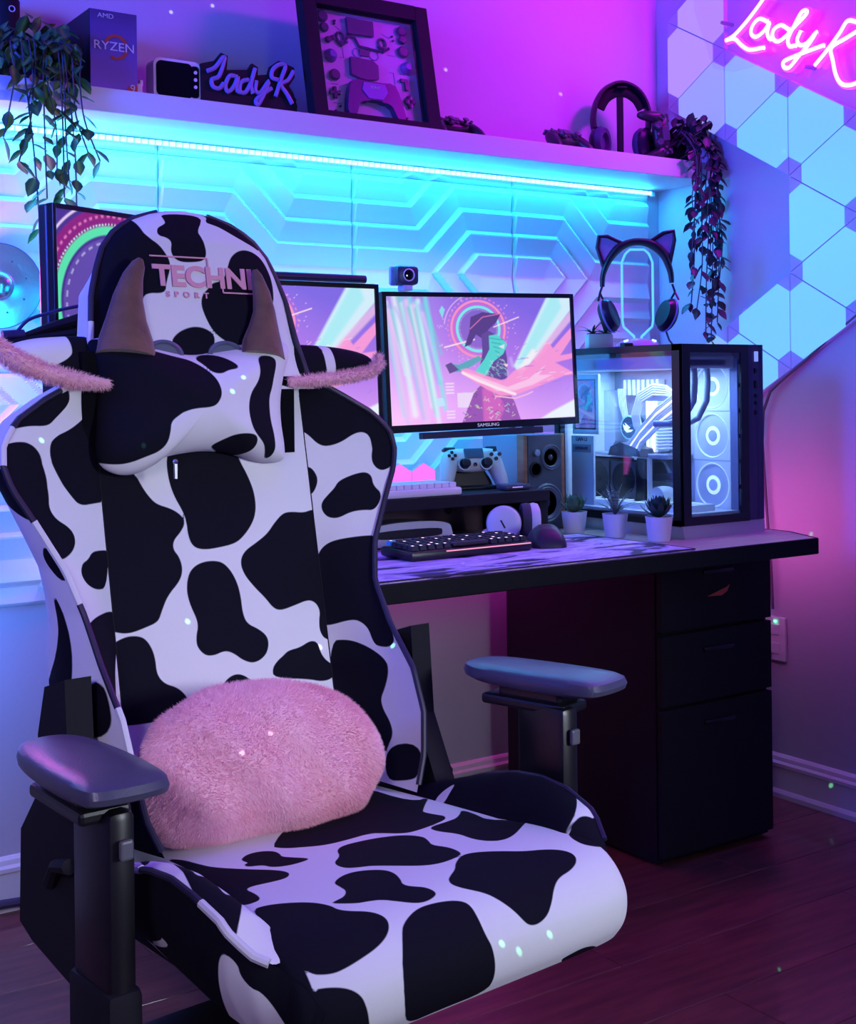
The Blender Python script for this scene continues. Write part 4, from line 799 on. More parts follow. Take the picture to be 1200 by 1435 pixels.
succulent((-.700,-.425,DZ), 'leftmost of three white potted succulents on the desk, pale green rosette', sg_m, [(9,.046,.010,1.25,-.45,0),(8,.044,.010,.9,-.4,.003),(6,.036,.008,.45,-.3,.006)], .031, .053)
succulent((-.678,-.545,DZ), 'middle of three white potted succulents on the desk, tall spiky striped leaves', sv_m, [(8,.062,.0042,.75,.35,0),(7,.072,.0042,.42,.25,.002),(4,.070,.004,.12,.2,.004)], .030, .055)
succulent((-.657,-.668,DZ), 'rightmost of three white potted succulents on the desk, dark pointed rosette', sd_m, [(9,.050,.009,1.25,-.35,0),(8,.050,.009,.9,-.3,.003),(7,.044,.0085,.5,-.2,.007)], .031, .056)
# -------- speaker
sp = thing('bookshelf_speaker', 'bookshelf speaker with wooden sides and grey drivers, left of the computer', 'speaker', (-.702,-.225,DZ))
wood2 = mat('speaker_wood',(.32,.13,.08),.45,noise=((.22,.08,.05),8.,(1,1,6))); sgm = mat('speaker_front',(.045,.05,.075),.55)
obj('cabinet', MB().box((0,.0,.118),(.116,.172,.232),bev=.003), mat('speaker_blue_grey',(.16,.20,.30),.6), sp)
for s_ in (-1,1): obj('side_panel', MB().box((s_*.0585,-.078,.118),(.012,.030,.236),bev=.003), wood2, sp)
obj('baffle', MB().box((0,-.091,.118),(.105,.006,.232),bev=.001), sgm, sp)
def driver(name, x, z, r, par, ring=True):
    M = T(x,-.094,z)@R(PI/2,'X')
    d_ = obj(name, MB().lathe([(r,0),(r,.003),(r*.92,.006),(r*.84,.003),(r*.78,.005),(r*.6,-.002),(r*.30,-.006)],28,M), mat('driver_grey',(.10,.11,.15),.4), par, smooth=True)
    obj('dust_cap', MB().lathe([(r*.32,-.006),(r*.28,-.001),(r*.16,.003),(0.,.004)],20,M), mat('cap_dark',(.03,.035,.05),.3), d_, smooth=True)
    return d_
driver('woofer',.004,.066,.049,sp); driver('tweeter',.018,.178,.032,sp)
obj('bass_port', MB().lathe([(.019,0),(.019,.004),(.015,.004),(.013,-.002),(0,-.002)],20,T(-.030,-.094,.150)@R(PI/2,'X')), black, sp, smooth=True)
obj('knob', MB().lathe([(.009,0),(.009,.006),(.007,.008),(0,.008)],16,T(-.028,-.094,.190)@R(PI/2,'X')), steel, sp, smooth=True)
# -------- white keyboard on riser
wk = thing('white_keyboard', 'white keyboard lying on the black riser shelf under the monitor', 'keyboard', (-1.207,-.365,RZ-.0), .0)
obj('keyboard_case', MB().box((0,0,.009),(.36,.118,.018),bev=.005), mat('kb_white',(.72,.68,.78),.4), wk, smooth=True)
mb = MB()
for r_ in range(5):
    for c_ in range(17): mb.box((-.1615+c_*.0202,-.040+r_*.0198,.0235),(.0165,.0165,.010),bev=0)
obj('keys', mb, mat('kb_white_keys',(.75,.72,.80),.4), wk, kind='stuff')
# -------- game controllers
CO = [(-.030,.052),(-.050,.054),(-.066,.048),(-.074,.030),(-.082,.000),(-.087,-.030),(-.082,-.048),(-.070,-.050),(-.060,-.038),(-.050,-.012),(-.038,-.004),(-.022,-.002),(-.016,.002),(.016,.002),(.022,-.002),(.038,-.004),(.050,-.012),(.060,-.038),(.070,-.050),(.082,-.048),(.087,-.030),(.082,.000),(.074,.030),(.066,.048),(.050,.054),(.030,.052)]
def controller(label, loc, rot, bm_, dark, group=None, pad_c=None, name='game_controller', sc=1.):
    t = thing(name, label, 'controller', loc, rot, group); t.scale = (sc,sc,sc)
    # outline is far from star shaped: build as three puffs joined in one shell
    parts_ = []
    body = [(-.058,.053),(.058,.053),(.070,.044),(.070,.015),(.040,-.006),(-.040,-.006),(-.070,.015),(-.070,.044)]
    V, fs = puff(body, lambda z: z*0, .020, .018, p=.35, nr=8)
    mb = MB().add(V.tolist(), fs)
    for s_ in (-1,1):
        g = [(s_*.046,.046),(s_*.066,.050),(s_*.077,.036),(s_*.085,.002),(s_*.090,-.032),(s_*.085,-.052),(s_*.071,-.054),(s_*.060,-.038),(s_*.047,-.006),(s_*.036,.02)]
        V, fs = puff(g, lambda z: z*0, .0205, .024, p=.45, nr=8); mb.add(V.tolist(), fs)
    obj('controller_shell', mb, bm_, t, smooth=True, sharp=2)
    for s_ in (-1,1):
        st = obj('thumbstick', MB().lathe([(.012,0),(.012,.004),(.006,.004),(.005,.012),(.0105,.013),(.0115,.016),(.009,.018),(0,.0165)],16,T(s_*.029,-.018,.010)@R(PI/2,'X')), dark, t, smooth=True)
        obj('stick_ring', MB().lathe([(.0165,0),(.0165,.003),(.0135,.003)],20,T(s_*.029,-.018,.010)@R(PI/2,'X'),False), bm_, st)
    obj('touchpad', MB().box((0,-.019,.036),(.052,.006,.026),bev=.003), pad_c or dark, t)
    for a in range(4):
        dx, dz_ = (.011,0,-.011,0)[a], (0,.011,0,-.011)[a]
        obj('action_button', MB().lathe([(.0048,0),(.0048,.004),(0,.005)],12,T(.058+dx,-.018,.032+dz_)@R(PI/2,'X')), dark, t)
    for a in range(4):
        dx, dz_ = (.008,0,-.008,0)[a], (0,.008,0,-.008)[a]
        obj('direction_button', MB().box((-.058+dx,-.0195,.032+dz_),(.008,.005,.008),bev=.002), dark, t)
    for s_ in (-1,1): obj('shoulder_button', MB().box((s_*.056,.002,.053),(.030,.020,.008),bev=.003), dark, t)
    obj('home_button', MB().lathe([(.005,0),(.005,.002),(0,.003)],12,T(0,-.019,.008)@R(PI/2,'X')), dark, t)
    return t
wp = mat('controller_white',(.62,.62,.70),.4); dk = mat('controller_dark',(.015,.018,.04),.35); bp_ = mat('controller_black',(.02,.018,.03),.4)
controller('white game controller propped upright on a black stand on the riser shelf', (-.908,-.300,.906), (-.32,0,-.18), wp, dk, pad_c=mat('touchpad_blue',(.05,.12,.22),.4), sc=.98)
cs = thing('controller_stand', 'black curved stand holding the white game controller on the riser', 'stand', (-.905,-.285,RZ), -.18)
pr = [(-.062,0),(.062,0),(.056,.020),(.040,.045),(.030,.058),(-.030,.058),(-.040,.045),(-.056,.020)]
obj('stand_body', MB().prism(pr,-.002,.045,R(-.2,'X')), mat('stand_satin',(.02,.02,.025),.32), cs)
obj('stand_foot', MB().box((0,.01,.004),(.13,.09,.008),bev=.003), black, cs)
o = thing('charging_dock', 'small flat black device on the right end of the riser shelf', 'device', (-.852,-.385,RZ))
obj('device_body', MB().box((0,0,.008),(.072,.045,.014),bev=.005), mat('dock_dark',(.05,.045,.09),.35), o, smooth=True)
obj('device_light', MB().box((-.005,-.0232,.008),(.030,.001,.0025)), mat('soft_lilac',(.4,.35,.6),.4,emit=(.5,.4,.9),es=.6), o)
# -------- rounded white dock with black slot under the riser
dk_ = thing('speaker_bar', 'rounded white desktop unit with a black slot, behind the black keyboard', 'device', (-1.16,-.405,DZ))
P = smooth_poly([(-.115,.002),(.115,.002),(.118,.025),(.105,.056),(-.095,.056),(-.118,.025)],3)
obj('unit_shell', MB().prism(P.tolist(),-.002,.012), mat('unit_white',(.55,.58,.60),.4), dk_, smooth=True)
obj('unit_back', MB().prism([(x*.97,z*.95+.001) for x,z in P.tolist()],.012,.10), mat('unit_grey',(.16,.15,.24),.5), dk_)
P2 = smooth_poly([(-.085,.020),(.085,.020),(.088,.030),(.085,.040),(-.085,.040),(-.088,.030)],2)
obj('unit_slot', MB().prism(P2.tolist(),-.0035,.002), black, dk_)
# -------- white headset beside keyboard
wh = thing('white_headset', 'white headset with round earcups lying beside the mouse under the riser', 'headset', (-.922,-.478,DZ+.0042), .0)
ws = mat('headset_white',(.62,.62,.72),.4)
M1 = T(-.032,-.002,.041)@R(-.75,'Z')@R(PI/2,'X')
obj('ear_cup', MB().lathe([(0,.018),(.028,.018),(.037,.013),(.040,.002),(.038,-.006)],32,M1), ws, wh, smooth=True)
obj('ear_pad', MB().lathe([(.038,-.006),(.040,-.014),(.038,-.026),(.026,-.028),(.022,-.016)],32,M1), mat('pad_dark',(.03,.03,.07),.7), wh, smooth=True)
M2 = T(.052,.0,.043)@R(1.05,'Z')@R(PI/2,'X')
obj('ear_cup', MB().lathe([(0,.016),(.028,.016),(.037,.012),(.040,.002),(.038,-.006)],32,M2), ws, wh, smooth=True)
obj('ear_pad', MB().lathe([(.038,-.006),(.040,-.014),(.038,-.026),(.026,-.028),(.022,-.016)],32,M2), mat('pad_dark',(.03,.03,.07),.7), wh, smooth=True)
obj('cup_emblem', MB().box((0,0,.0185),(.0035,.020,.001),M1@R(.5,'Z')), dk, wh)
mb = MB()
for k,(a,b) in enumerate(((.0,.012),(.0,-.004),(.0,-.020))): mb.lathe([(.0035,.0155),(.0035,.0175),(0,.0175)],10,M2@T(.012,b,0))
obj('port', mb, black, wh)
bd = [(-.030,.020,.010),(-.045,.055,.010),(-.02,.075,.010),(.03,.075,.010),(.06,.05,.012),(.058,.018,.02)]
obj('headband', MB().tube(bd,[.006,.008,.009,.009,.008,.006],8,flat=1.6), ws, wh, smooth=True)
# -------- small pink hexagon lights on the wall
hx = thing('hexagon_light', 'pink glowing hexagon light tiles on the relief wall behind the white keyboard', 'light', (-.872,-.024,.870))
pk = mat('hex_pink',(.3,.1,.2),.4,emit=(1.,.10,.62),es=1.5)
hexes = [(0,0),(-.0732,0),(-.1464,0),(.0366-.0732,-.0635),(-.1098,-.0635)]
for x_, z_ in hexes:
    P = [(x_+.0425*math.sin(a), z_+.0425*math.cos(a)) for a in [PI/3*k for k in range(6)]]
    h_ = obj('hexagon_tile', MB().prism([(x_+(x-x_)*.99, z_+(z-z_)*.99) for x,z in P],-.012,.0), mat('hex_body',(.5,.4,.5),.5), hx)
    obj('hexagon_diffuser', MB().prism([(x_+(x-x_)*.95, z_+(z-z_)*.95) for x,z in P],-.0135,-.0121), pk, h_)
# ================================================================== MONITORS
def px8(x, y): return (x-0)/1200., 1-(y-207)/443*1.
def paint(nx, ny, u0=0., u1=1., v0=0., v1=1., asp=1.56, dark=False):
    U, V = np.meshgrid(np.linspace(u0,u1,nx), np.linspace(v0,v1,ny)); X = U*asp; Y = V
    C = np.zeros((ny, nx, 3))
    c0, c1, c2 = np.array([.22,.14,.80]), np.array([.46,.20,.86]), np.array([.85,.42,1.0])
    if dark: c0, c1, c2 = np.array([.05,.03,.28]), np.array([.07,.03,.26]), np.array([.16,.05,.35])
    t = np.clip(1-V+.15*np.sin(U*5), 0, 1)[...,None]; C[:] = np.where(t < .5, c0+(c1-c0)*t*2, c1+(c2-c1)*(t*2-1))
    C += (np.clip(.35-U, 0, 1)[...,None])*np.array([.6,.5,.3])
    pts = np.stack([X.ravel(), Y.ravel()], -1)
    def mixc(a, col):
        nonlocal C
        a = np.clip(a, 0, 1).reshape(ny, nx)[...,None]; C = C*(1-a)+np.array(col)*a
    def poly(P, col, a=1., soft=.004):
        P = np.array([(x*asp, y) for x, y in P]); d = sdf(pts, P); mixc(a*np.clip(.5-d/soft, 0, 1), col)
    def line(P, wd, col, a=1., soft=.004):
        P = np.array([(x*asp, y) for x, y in P]); d = np.full(len(pts), 9.)
        for p, q in zip(P[:-1], P[1:]):
            e = q-p; w_ = pts-p; s_ = np.clip((w_@e)/(e@e), 0, 1); d = np.minimum(d, np.linalg.norm(w_-e*s_[:,None], axis=1))
        mixc(a*np.clip(.5-(d-wd)/soft, 0, 1), col)
    def ring(cx, cy, r, wd, col, a=1., a0=-9, a1=9, dash=0):
        dx = pts[:,0]-cx*asp; dy = pts[:,1]-cy; d = abs(np.hypot(dx, dy)-r); an = np.arctan2(dy, dx); m_ = (an > a0) & (an < a1)
        if dash: m_ = m_ & (np.sin(an*dash) > 0)
        mixc(a*np.clip(.5-(d-wd)/.004, 0, 1)*m_, col)
    rg = np.random.default_rng(5)
    # streaks on the left
    for k in range(0 if dark else 26):
        x = .02+k*.0085+rg.normal(0,.004); L_ = rg.uniform(.3,1.); y1 = 1.02-rg.uniform(0,.15)
        col = [(.15,.85,.85),(.85,.95,1.),(.35,.45,.95),(.9,.6,.95),(.1,.6,.65)][k % 5]
        line([(x-.03, y1),(x+.05, y1-L_)], rg.uniform(.006,.024), col, .75, .03)
    # big light beam
    poly([(.66,.44),(.70,.36),(1.02,.93),(1.02,1.02),(.87,1.02)], (.70,.92,1.), .95, .02)
    poly([(.68,.46),(.72,.44),(.95,.92),(.93,1.02),(.89,1.02)], (.25,.85,.90), .6, .03)
    poly([(.76,.50),(.79,.47),(1.02,.84),(1.02,.92)], (.95,.60,.85), .7, .02)
    poly([(.69,.43),(.72,.40),(.80,.55),(.77,.58)], (1.,.9,.95), .8, .02)
    poly([(.80,.0),(.86,.05),(1.02,.16),(1.02,.0)], (.85,.95,1.), .95, .02)
    # ring
    cx, cy = .475, .745
    if not dark: ring(cx, cy, .225, .010, (1.,.30,.55), .95); ring(cx, cy, .202, .006, (.75,.15,.65), .9); ring(cx, cy, .178, .011, (.20,.88,.85), .95)
    if not dark: ring(cx, cy, .255, .006, (.9,.25,.6), .8, dash=40); ring(cx, cy, .155, .004, (.85,.85,1.), .8, dash=60); ring(cx, cy, .285, .004, (.95,.6,.9), .7, a0=1.2, a1=3.0)
    if dark:
        ring(cx, cy, .205, .026, (.26,.012,.20), 1.); ring(cx, cy, .178, .010, (.10,.80,.42), 1.); ring(cx, cy, .212, .003, (.8,.2,.5), .9, dash=70); ring(cx, cy, .1925, .002, (.6,.9,1.), 1., dash=120)
        ring(cx, cy, .245, .003, (.9,.7,1.), .9); ring(cx, cy, .150, .0022, (.8,.8,1.), 1., dash=34)
    mixc(.55*(np.hypot(pts[:,0]-cx*asp, pts[:,1]-cy) < .16), (.16,.10,.50))
    line([(.29,.60),(.45,.66)], .006, (1.,.75,.85)); line([(.56,.76),(.70,.84)], .005, (1.,.75,.85), .9)
    # figure with a wide hat, holding a glowing blade
    poly([(.395,.60),(.425,.72),(.435,.84),(.50,.88),(.60,.865),(.575,.80),(.53,.74),(.50,.66),(.46,.70),(.43,.62)], (.10,.05,.26), 1.)
    line([(.43,.745),(.50,.84),(.60,.868)], .004, (.8,.2,.5), .8)
    poly([(.49,.70),(.53,.73),(.61,.66),(.625,.50),(.62,.34),(.50,.30),(.47,.42),(.49,.55)], (.13,.07,.34), 1.)
    poly([(.53,.69),(.575,.70),(.63,.62),(.605,.54),(.55,.48),(.50,.36),(.455,.35),(.45,.41),(.50,.50),(.53,.58)], (.10,.72,.68), .95)
    for k in range(9): line([(.535+k*.009,.67-k*.035),(.60-k*.006,.655-k*.035)], .004, (.04,.30,.42), .7)
    poly([(.285,.455),(.31,.47),(.36,.46),(.47,.53),(.49,.50),(.38,.405),(.32,.40)], (.09,.42,.52), .95); poly([(.29,.46),(.32,.48),(.36,.42),(.31,.39)], (.14,.08,.30), 1.)
    poly([(.42,.22),(.48,.30),(.60,.30),(.655,.15),(.69,-.02),(.36,-.02),(.40,.12)], (.34,.10,.48), 1.)
    poly([(.48,.26),(.56,.26),(.60,.10),(.56,-.02),(.48,-.02)], (.80,.16,.60), .7, .02)
    for k in range(60):
        x = rg.uniform(.38,.66); y = rg.uniform(0,.24); s_ = rg.uniform(.006,.02)
        line([(x,y),(x+rg.uniform(-.02,.02),y+s_)], .0022, [(.25,.85,.65),(.75,.95,.8),(.9,.9,.4),(.10,.06,.22)][k % 4], .85)
    for k in range(30):
        x = rg.uniform(.50,.62); y = rg.uniform(.36,.50); line([(x,y),(x+.012,y-.015)], .002, (.6,.95,.85), .7)
    # splash trail of the blade
    poly([(.37,.42),(.40,.43),(.52,.36),(.60,.32),(.66,.40),(.76,.46),(.82,.55),(.86,.64),(.89,.58),(.94,.66),(1.02,.78),(1.02,.70),(.93,.52),(.98,.53),(1.02,.545),(1.02,.50),(.90,.46),(1.02,.36),(.95,.35),(.84,.29),(.74,.24),(.66,.20),(.58,.20),(.50,.26),(.38,.38)], (1.,.34,.70), .92, .012)
    poly([(.40,.40),(.52,.33),(.62,.27),(.74,.33),(.84,.44),(.80,.36),(.88,.36),(.76,.28),(.66,.24),(.56,.24)], (1.,.60,.86), .9, .012)
    line([(.38,.395),(.46,.33),(.57,.26),(.66,.21)], .012, (1.,.80,.90))
    line([(.55,.20),(.66,.175),(.73,.205),(.76,.225)], .005, (1.,.55,.75))
    for k in range(26):
        x = rg.uniform(.64,1.); y = rg.uniform(.22,.62); line([(x,y),(x+rg.uniform(.01,.05),y+rg.uniform(0,.03))], rg.uniform(.001,.003), [(.55,.15,.65),(1.,.8,.9),(.3,.2,.8)][k%3], .8)
    # little panels and glyph blocks
    poly([(.345,.235),(.345,.12),(.40,.115),(.435,.235)], (.88,.72,.98), .95)
    for z in (.31,.285,.26,.235,.09,.065,.04): poly([(.285,z+.008),(.33,z+.008),(.33,z-.005),(.285,z-.005)], (.92,.75,.98), .9)
    poly([(.23,.20),(.27,.20),(.28,.14),(.235,.13)], (.55,.85,1.), .9); poly([(.27,.89),(.285,.93),(.30,.90),(.285,.83)], (.25,.8,.85), .9)
    for k in range(40):
        a = rg.uniform(0,2*PI); rr = rg.uniform(.26,.36); x = cx+rr*math.cos(a)/asp; y = cy+rr*math.sin(a); line([(x,y),(x+.004,y+.004)], .003, (.9,.6,.95), .8)
    poly([(.58,.60),(.61,.58),(.615,.62)], (.9,.8,1.), .8); poly([(.60,.46),(.63,.455),(.62,.43)], (1.,.8,.9), .9); line([(.645,.50),(.655,.44)], .010, (.75,.7,1.), .5, .03)
    return np.clip(C, 0, 1)
def screen(parent, wd, ht, nx, ny, C, m, y=-.0):
    X, Z = np.meshgrid(np.linspace(-wd/2,wd/2,nx), np.linspace(-ht/2,ht/2,ny))
    V = np.stack([X, X*0+y, Z], -1).reshape(-1,3); fs = [(j*nx+i, j*nx+i+1, (j+1)*nx+i+1, (j+1)*nx+i) for j in range(ny-1) for i in range(nx-1)]
    me = bpy.data.meshes.new('screen'); me.from_pydata(V.tolist(), [], fs); me.materials.append(m)
    a = me.color_attributes.new('picture', 'FLOAT_COLOR', 'POINT'); D = np.ones((nx*ny, 4)); D[:,:3] = C.reshape(-1,3); a.data.foreach_set('color', D.ravel().astype(np.float32))
    return obj('screen', me, None, parent)
scr_m = vcol('screen_glow', .95)
bez = mat('bezel_black', (.006,.006,.012), .25)
def monitor(label, loc, rot, wd, ht, pic, nx, ny, bz=.010, chin=.018, portrait=False):
    t = thing('computer_monitor', label, 'monitor', loc, rot)
    s_ = screen(t, wd, ht, nx, ny, pic, scr_m, -.0125)
    mb = MB(); W2, H2 = wd/2, ht/2
    mb.box((-W2-bz/2,-.008,(bz-chin)/2),(bz,.016,ht+bz+chin),bev=.001); mb.box((W2+bz/2,-.008,(bz-chin)/2),(bz,.016,ht+bz+chin),bev=.001)
    mb.box((0,-.008,H2+bz/2),(wd,.016,bz)); mb.box((0,-.008,-H2-chin/2),(wd,.016,chin))
    obj('bezel', mb, bez, t)
    obj('back_shell', MB().box((0,.012,(bz-chin)/2),(wd+2*bz,.024,ht+bz+chin),bev=.004), black, t)
    obj('vesa_plate', MB().box((0,.031,0),(.12,.014,.12),bev=.002), black, t)
    return t
PIC = paint(340, 215)
MW, MH = .575, .345
mm = monitor('monitor in the middle of the desk under the webcam, showing the hatted figure', (-.804,-.200,1.172), (-.035,-.020,-.035), .552, .308, PIC, 340, 215, .011, .018)
tx = text_obj('lettering', 'SAMSUNG', .0115, mat('logo_silver',(.5,.5,.55),.4,emit=(.5,.5,.6),es=.5), mm, T(0,-.0166,-.163)@FRONT, .0003, squeeze=1.25)
obj('lower_bar', MB().box((-.01,-.004,-.182),(.36,.022,.016),bev=.002), mat('bar_navy',(.015,.015,.04),.4), mm)
m2_ = monitor('monitor behind the chair headrest with a black light bar on top', (-1.405,-.205,1.178), (-.05,0,0), .565, .315, PIC, 340, 215, .011, .018)
PIC3 = paint(200, 330, .360, .621, .248, .958, 1.56, True)
m3_ = monitor('upright portrait monitor at the far left showing neon rings', (-1.815,-.385,1.150), (-.02,0,.43), .330, .575, PIC3, 200, 330, .009, .012)
# light bar on the middle-left monitor
lb = thing('monitor_light_bar', 'black tubular light bar clipped on the monitor behind the chair', 'light bar', (-1.40,-.222,1.350))
obj('bar_tube', MB().tube([(-.24,0,.006),(.245,0,.006)],.0095,14), mat('bar_blue_black',(.01,.012,.05),.35), lb, smooth=True)
obj('bar_sleeve', MB().tube([(-.05,0,.007),(.0,0,.007)],.0125,14), black, lb, smooth=True)
obj('clip', MB().box((-.02,.03,.0),(.04,.045,.02),bev=.004), black, lb)
# webcam
wc = thing('webcam', 'square dark webcam with round lens on top of the middle monitor', 'webcam', (-1.040,-.212,1.340), -.1)
obj('camera_body', MB().box((0,-.008,.030),(.060,.034,.046),bev=.010), mat('cam_navy',(.02,.03,.09),.4), wc, smooth=True)
obj('camera_back', MB().box((-.004,.013,.030),(.058,.014,.046),bev=.006), mat('cam_light',(.35,.6,.75),.4), wc, smooth=True)
obj('lens_ring', MB().lathe([(.0145,0),(.0155,.002),(.0135,.003),(.0125,.001)],24,T(.0,-.0252,.030)@R(PI/2,'X'),False), mat('ring_silver',(.7,.7,.8),.3), wc, smooth=True)
obj('lens', MB().lathe([(.0125,0.),(.009,.0012),(0,.002)],24,T(.0,-.0252,.030)@R(PI/2,'X')), mat('lens_black',(.003,.003,.006),.05,coat=1), wc, smooth=True)
obj('clip', MB().box((0,-.006,.0),(.026,.034,.014),bev=.004), mat('cam_lilac',(.5,.5,.8),.4), wc)
# the two landscape monitors and what they carry stand well in front of the wall
_C = Vector((-2.74089, -2.82692, 1.09266))
for o_ in (mm, m2_, lb, wc):
    k_ = .931; o_.location = _C+(o_.location-_C)*k_; o_.scale = (k_,k_,k_)
k_ = .95; m3_.location = _C+(m3_.location-_C)*k_; m3_.scale = (k_,k_,k_)
# monitor arms
for lab, x0, x1 in (('black pole arm rising behind the speaker to the middle monitor',-.560,-.938),('black pole arm behind the chair headrest monitor',-1.40,-1.497)):
    a = thing('pole_mount', lab, 'mount', (x0,-.075,DZ))
    obj('pole', MB().lathe([(.017,.0),(.017,.46)],16), black, a, smooth=True); obj('clamp_base', MB().box((0,0,.006),(.09,.09,.012),bev=.003), black, a)
    obj('arm_link', MB().tube([(0,0,.410),(x1-x0,-.245,.410)],.014,10), black, a, smooth=True)
a = thing('pole_mount', 'black pole arm behind the portrait monitor at the left', 'mount', (-1.70,-.12,DZ))
obj('pole', MB().lathe([(.017,.0),(.017,.44)],16), black, a, smooth=True); obj('clamp_base', MB().box((0,0,.006),(.09,.09,.012),bev=.003), black, a); obj('arm_link', MB().tube([(0,0,.40),(-.145,-.345,.40)],.014,10), black, a, smooth=True)
cb = MB()
for pts in ([(-.84,-.36,1.02),(-.80,-.33,.995),(-.75,-.28,.99),(-.70,-.20,.995),(-.66,-.12,1.0)],[(-.82,-.35,1.02),(-.78,-.30,1.0),(-.72,-.22,1.005),(-.64,-.10,.98)],[(-.78,-.36,1.02),(-.74,-.28,1.01),(-.66,-.12,1.03)]): cb.tube(pts,.0025,6)
tag(obj('monitor_cables', cb, black, smooth=True), 'thin black cables hanging below the right corner of the middle monitor', 'cable')
# ================================================================== COMPUTER
PX, PY = -.600, -.685
pc = thing('computer_case', 'glass-sided computer case with white glowing fans on the right end of the desk', 'computer', (PX,PY,DZ))
W_, D_, H_ = .272, .445, .446
alu = mat('brushed_dark_aluminium', (.10,.09,.16), .38, .7, noise=((.06,.055,.11),90.,(1,1,.05)))
silver = mat('silver_base', (.55,.53,.62), .35, .3); inner = mat('case_white', (.62,.66,.75), .4)
sk = MB().prism([(.006,.0),(W_,.0),(W_,.030),(.0,.030)],.0,D_); obj('base_plate', sk, silver, pc)
mb = MB(); p_ = .016
mb.box((p_/2,p_/2,.238),(p_,p_,.416)); mb.box((p_/2,D_-p_/2,.238),(p_,p_,.416)); mb.box((.215,p_/2,.238),(.012,p_,.416))
mb.box((.11,p_/2,H_-.008),(.22,p_,.016)); mb.box((.11,p_/2,.038),(.22,p_,.016)); mb.box((p_/2,D_/2,H_-.008),(p_,D_,.016)); mb.box((p_/2,D_/2,.038),(p_,D_,.016))
obj('frame', mb, black, pc)
obj('top_panel', MB().box((W_/2,D_/2,H_-.002),(W_,D_,.004),bev=.001), mat('case_top',(.02,.02,.04),.3), pc)
obj('front_strip', MB().box((.244,.003,.238),(.056,.006,.414),bev=.001), alu, pc)
obj('side_shell', MB().box((W_-.002,D_/2,.238),(.004,D_-.004,.414)), alu, pc)
obj('rear_shell', MB().box((W_/2,D_-.002,.238),(W_-.004,.004,.410)), inner, pc)
gs = glass('tinted_glass', (.86,.88,.93), 0, 1.5, 1.6)
obj('side_glass', MB().box((-.002,D_/2,.238),(.003,D_,.414)), gs, pc)
obj('front_glass', MB().box((.108,-.002,.238),(.216,.003,.414)), gs, pc)
# black border printed on the front glass
mb = MB()
for c_, d_ in (((.012,-.0045,.238),(.024,.002,.415)),((.203,-.0045,.238),(.026,.002,.415)),((.107,-.0045,.436),(.166,.002,.019)),((.107,-.0045,.040),(.166,.002,.019))): mb.box(c_, d_)
obj('glass_border', mb, black, pc)
mb = MB()
for c_, d_ in (((-.0045,.012,.238),(.002,.024,.414)),((-.0045,D_/2,.438),(.002,D_,.014)),((-.0045,D_/2,.036),(.002,D_,.014)),((-.0045,D_-.008,.238),(.002,.016,.414))): mb.box(c_, d_)
obj('glass_border', mb, black, pc)
mbp = MB()
for z, h in ((.418,.018),(.384,.012),(.352,.018),(.325,.008),(.308,.008),(.285,.012)): mbp.box((.246,-.001,z),(.008,.004,h),bev=.001)
obj('front_port', mbp, black, pc)
obj('power_button', MB().box((.246,-.0025,.418),(.012,.003,.024),bev=.001), mat('port_blue',(.1,.15,.4),.4,emit=(.25,.35,1.),es=.9), pc)
tray = obj('motherboard_tray', MB().box((.205,.24,.238),(.004,.40,.40)), inner, pc)
obj('floor_tray', MB().box((.10,.22,.052),(.19,.42,.006)), inner, pc)
obj('top_tray', MB().box((.10,.22,.405),(.19,.40,.030),bev=.003), inner, pc)
lit = mat('fan_glow', (.2,.25,.3), .5, emit=(.45,.78,1.), es=1.1); litb = mat('fan_back_glow', (.15,.2,.25), .5, emit=(.36,.70,1.), es=1.5); hot = mat('fan_hot', (.8,.9,1.), .5, emit=(.62,.90,1.), es=1.0); frm = mat('fan_frame', (.7,.76,.88), .4, emit=(.3,.5,1.), es=.18)
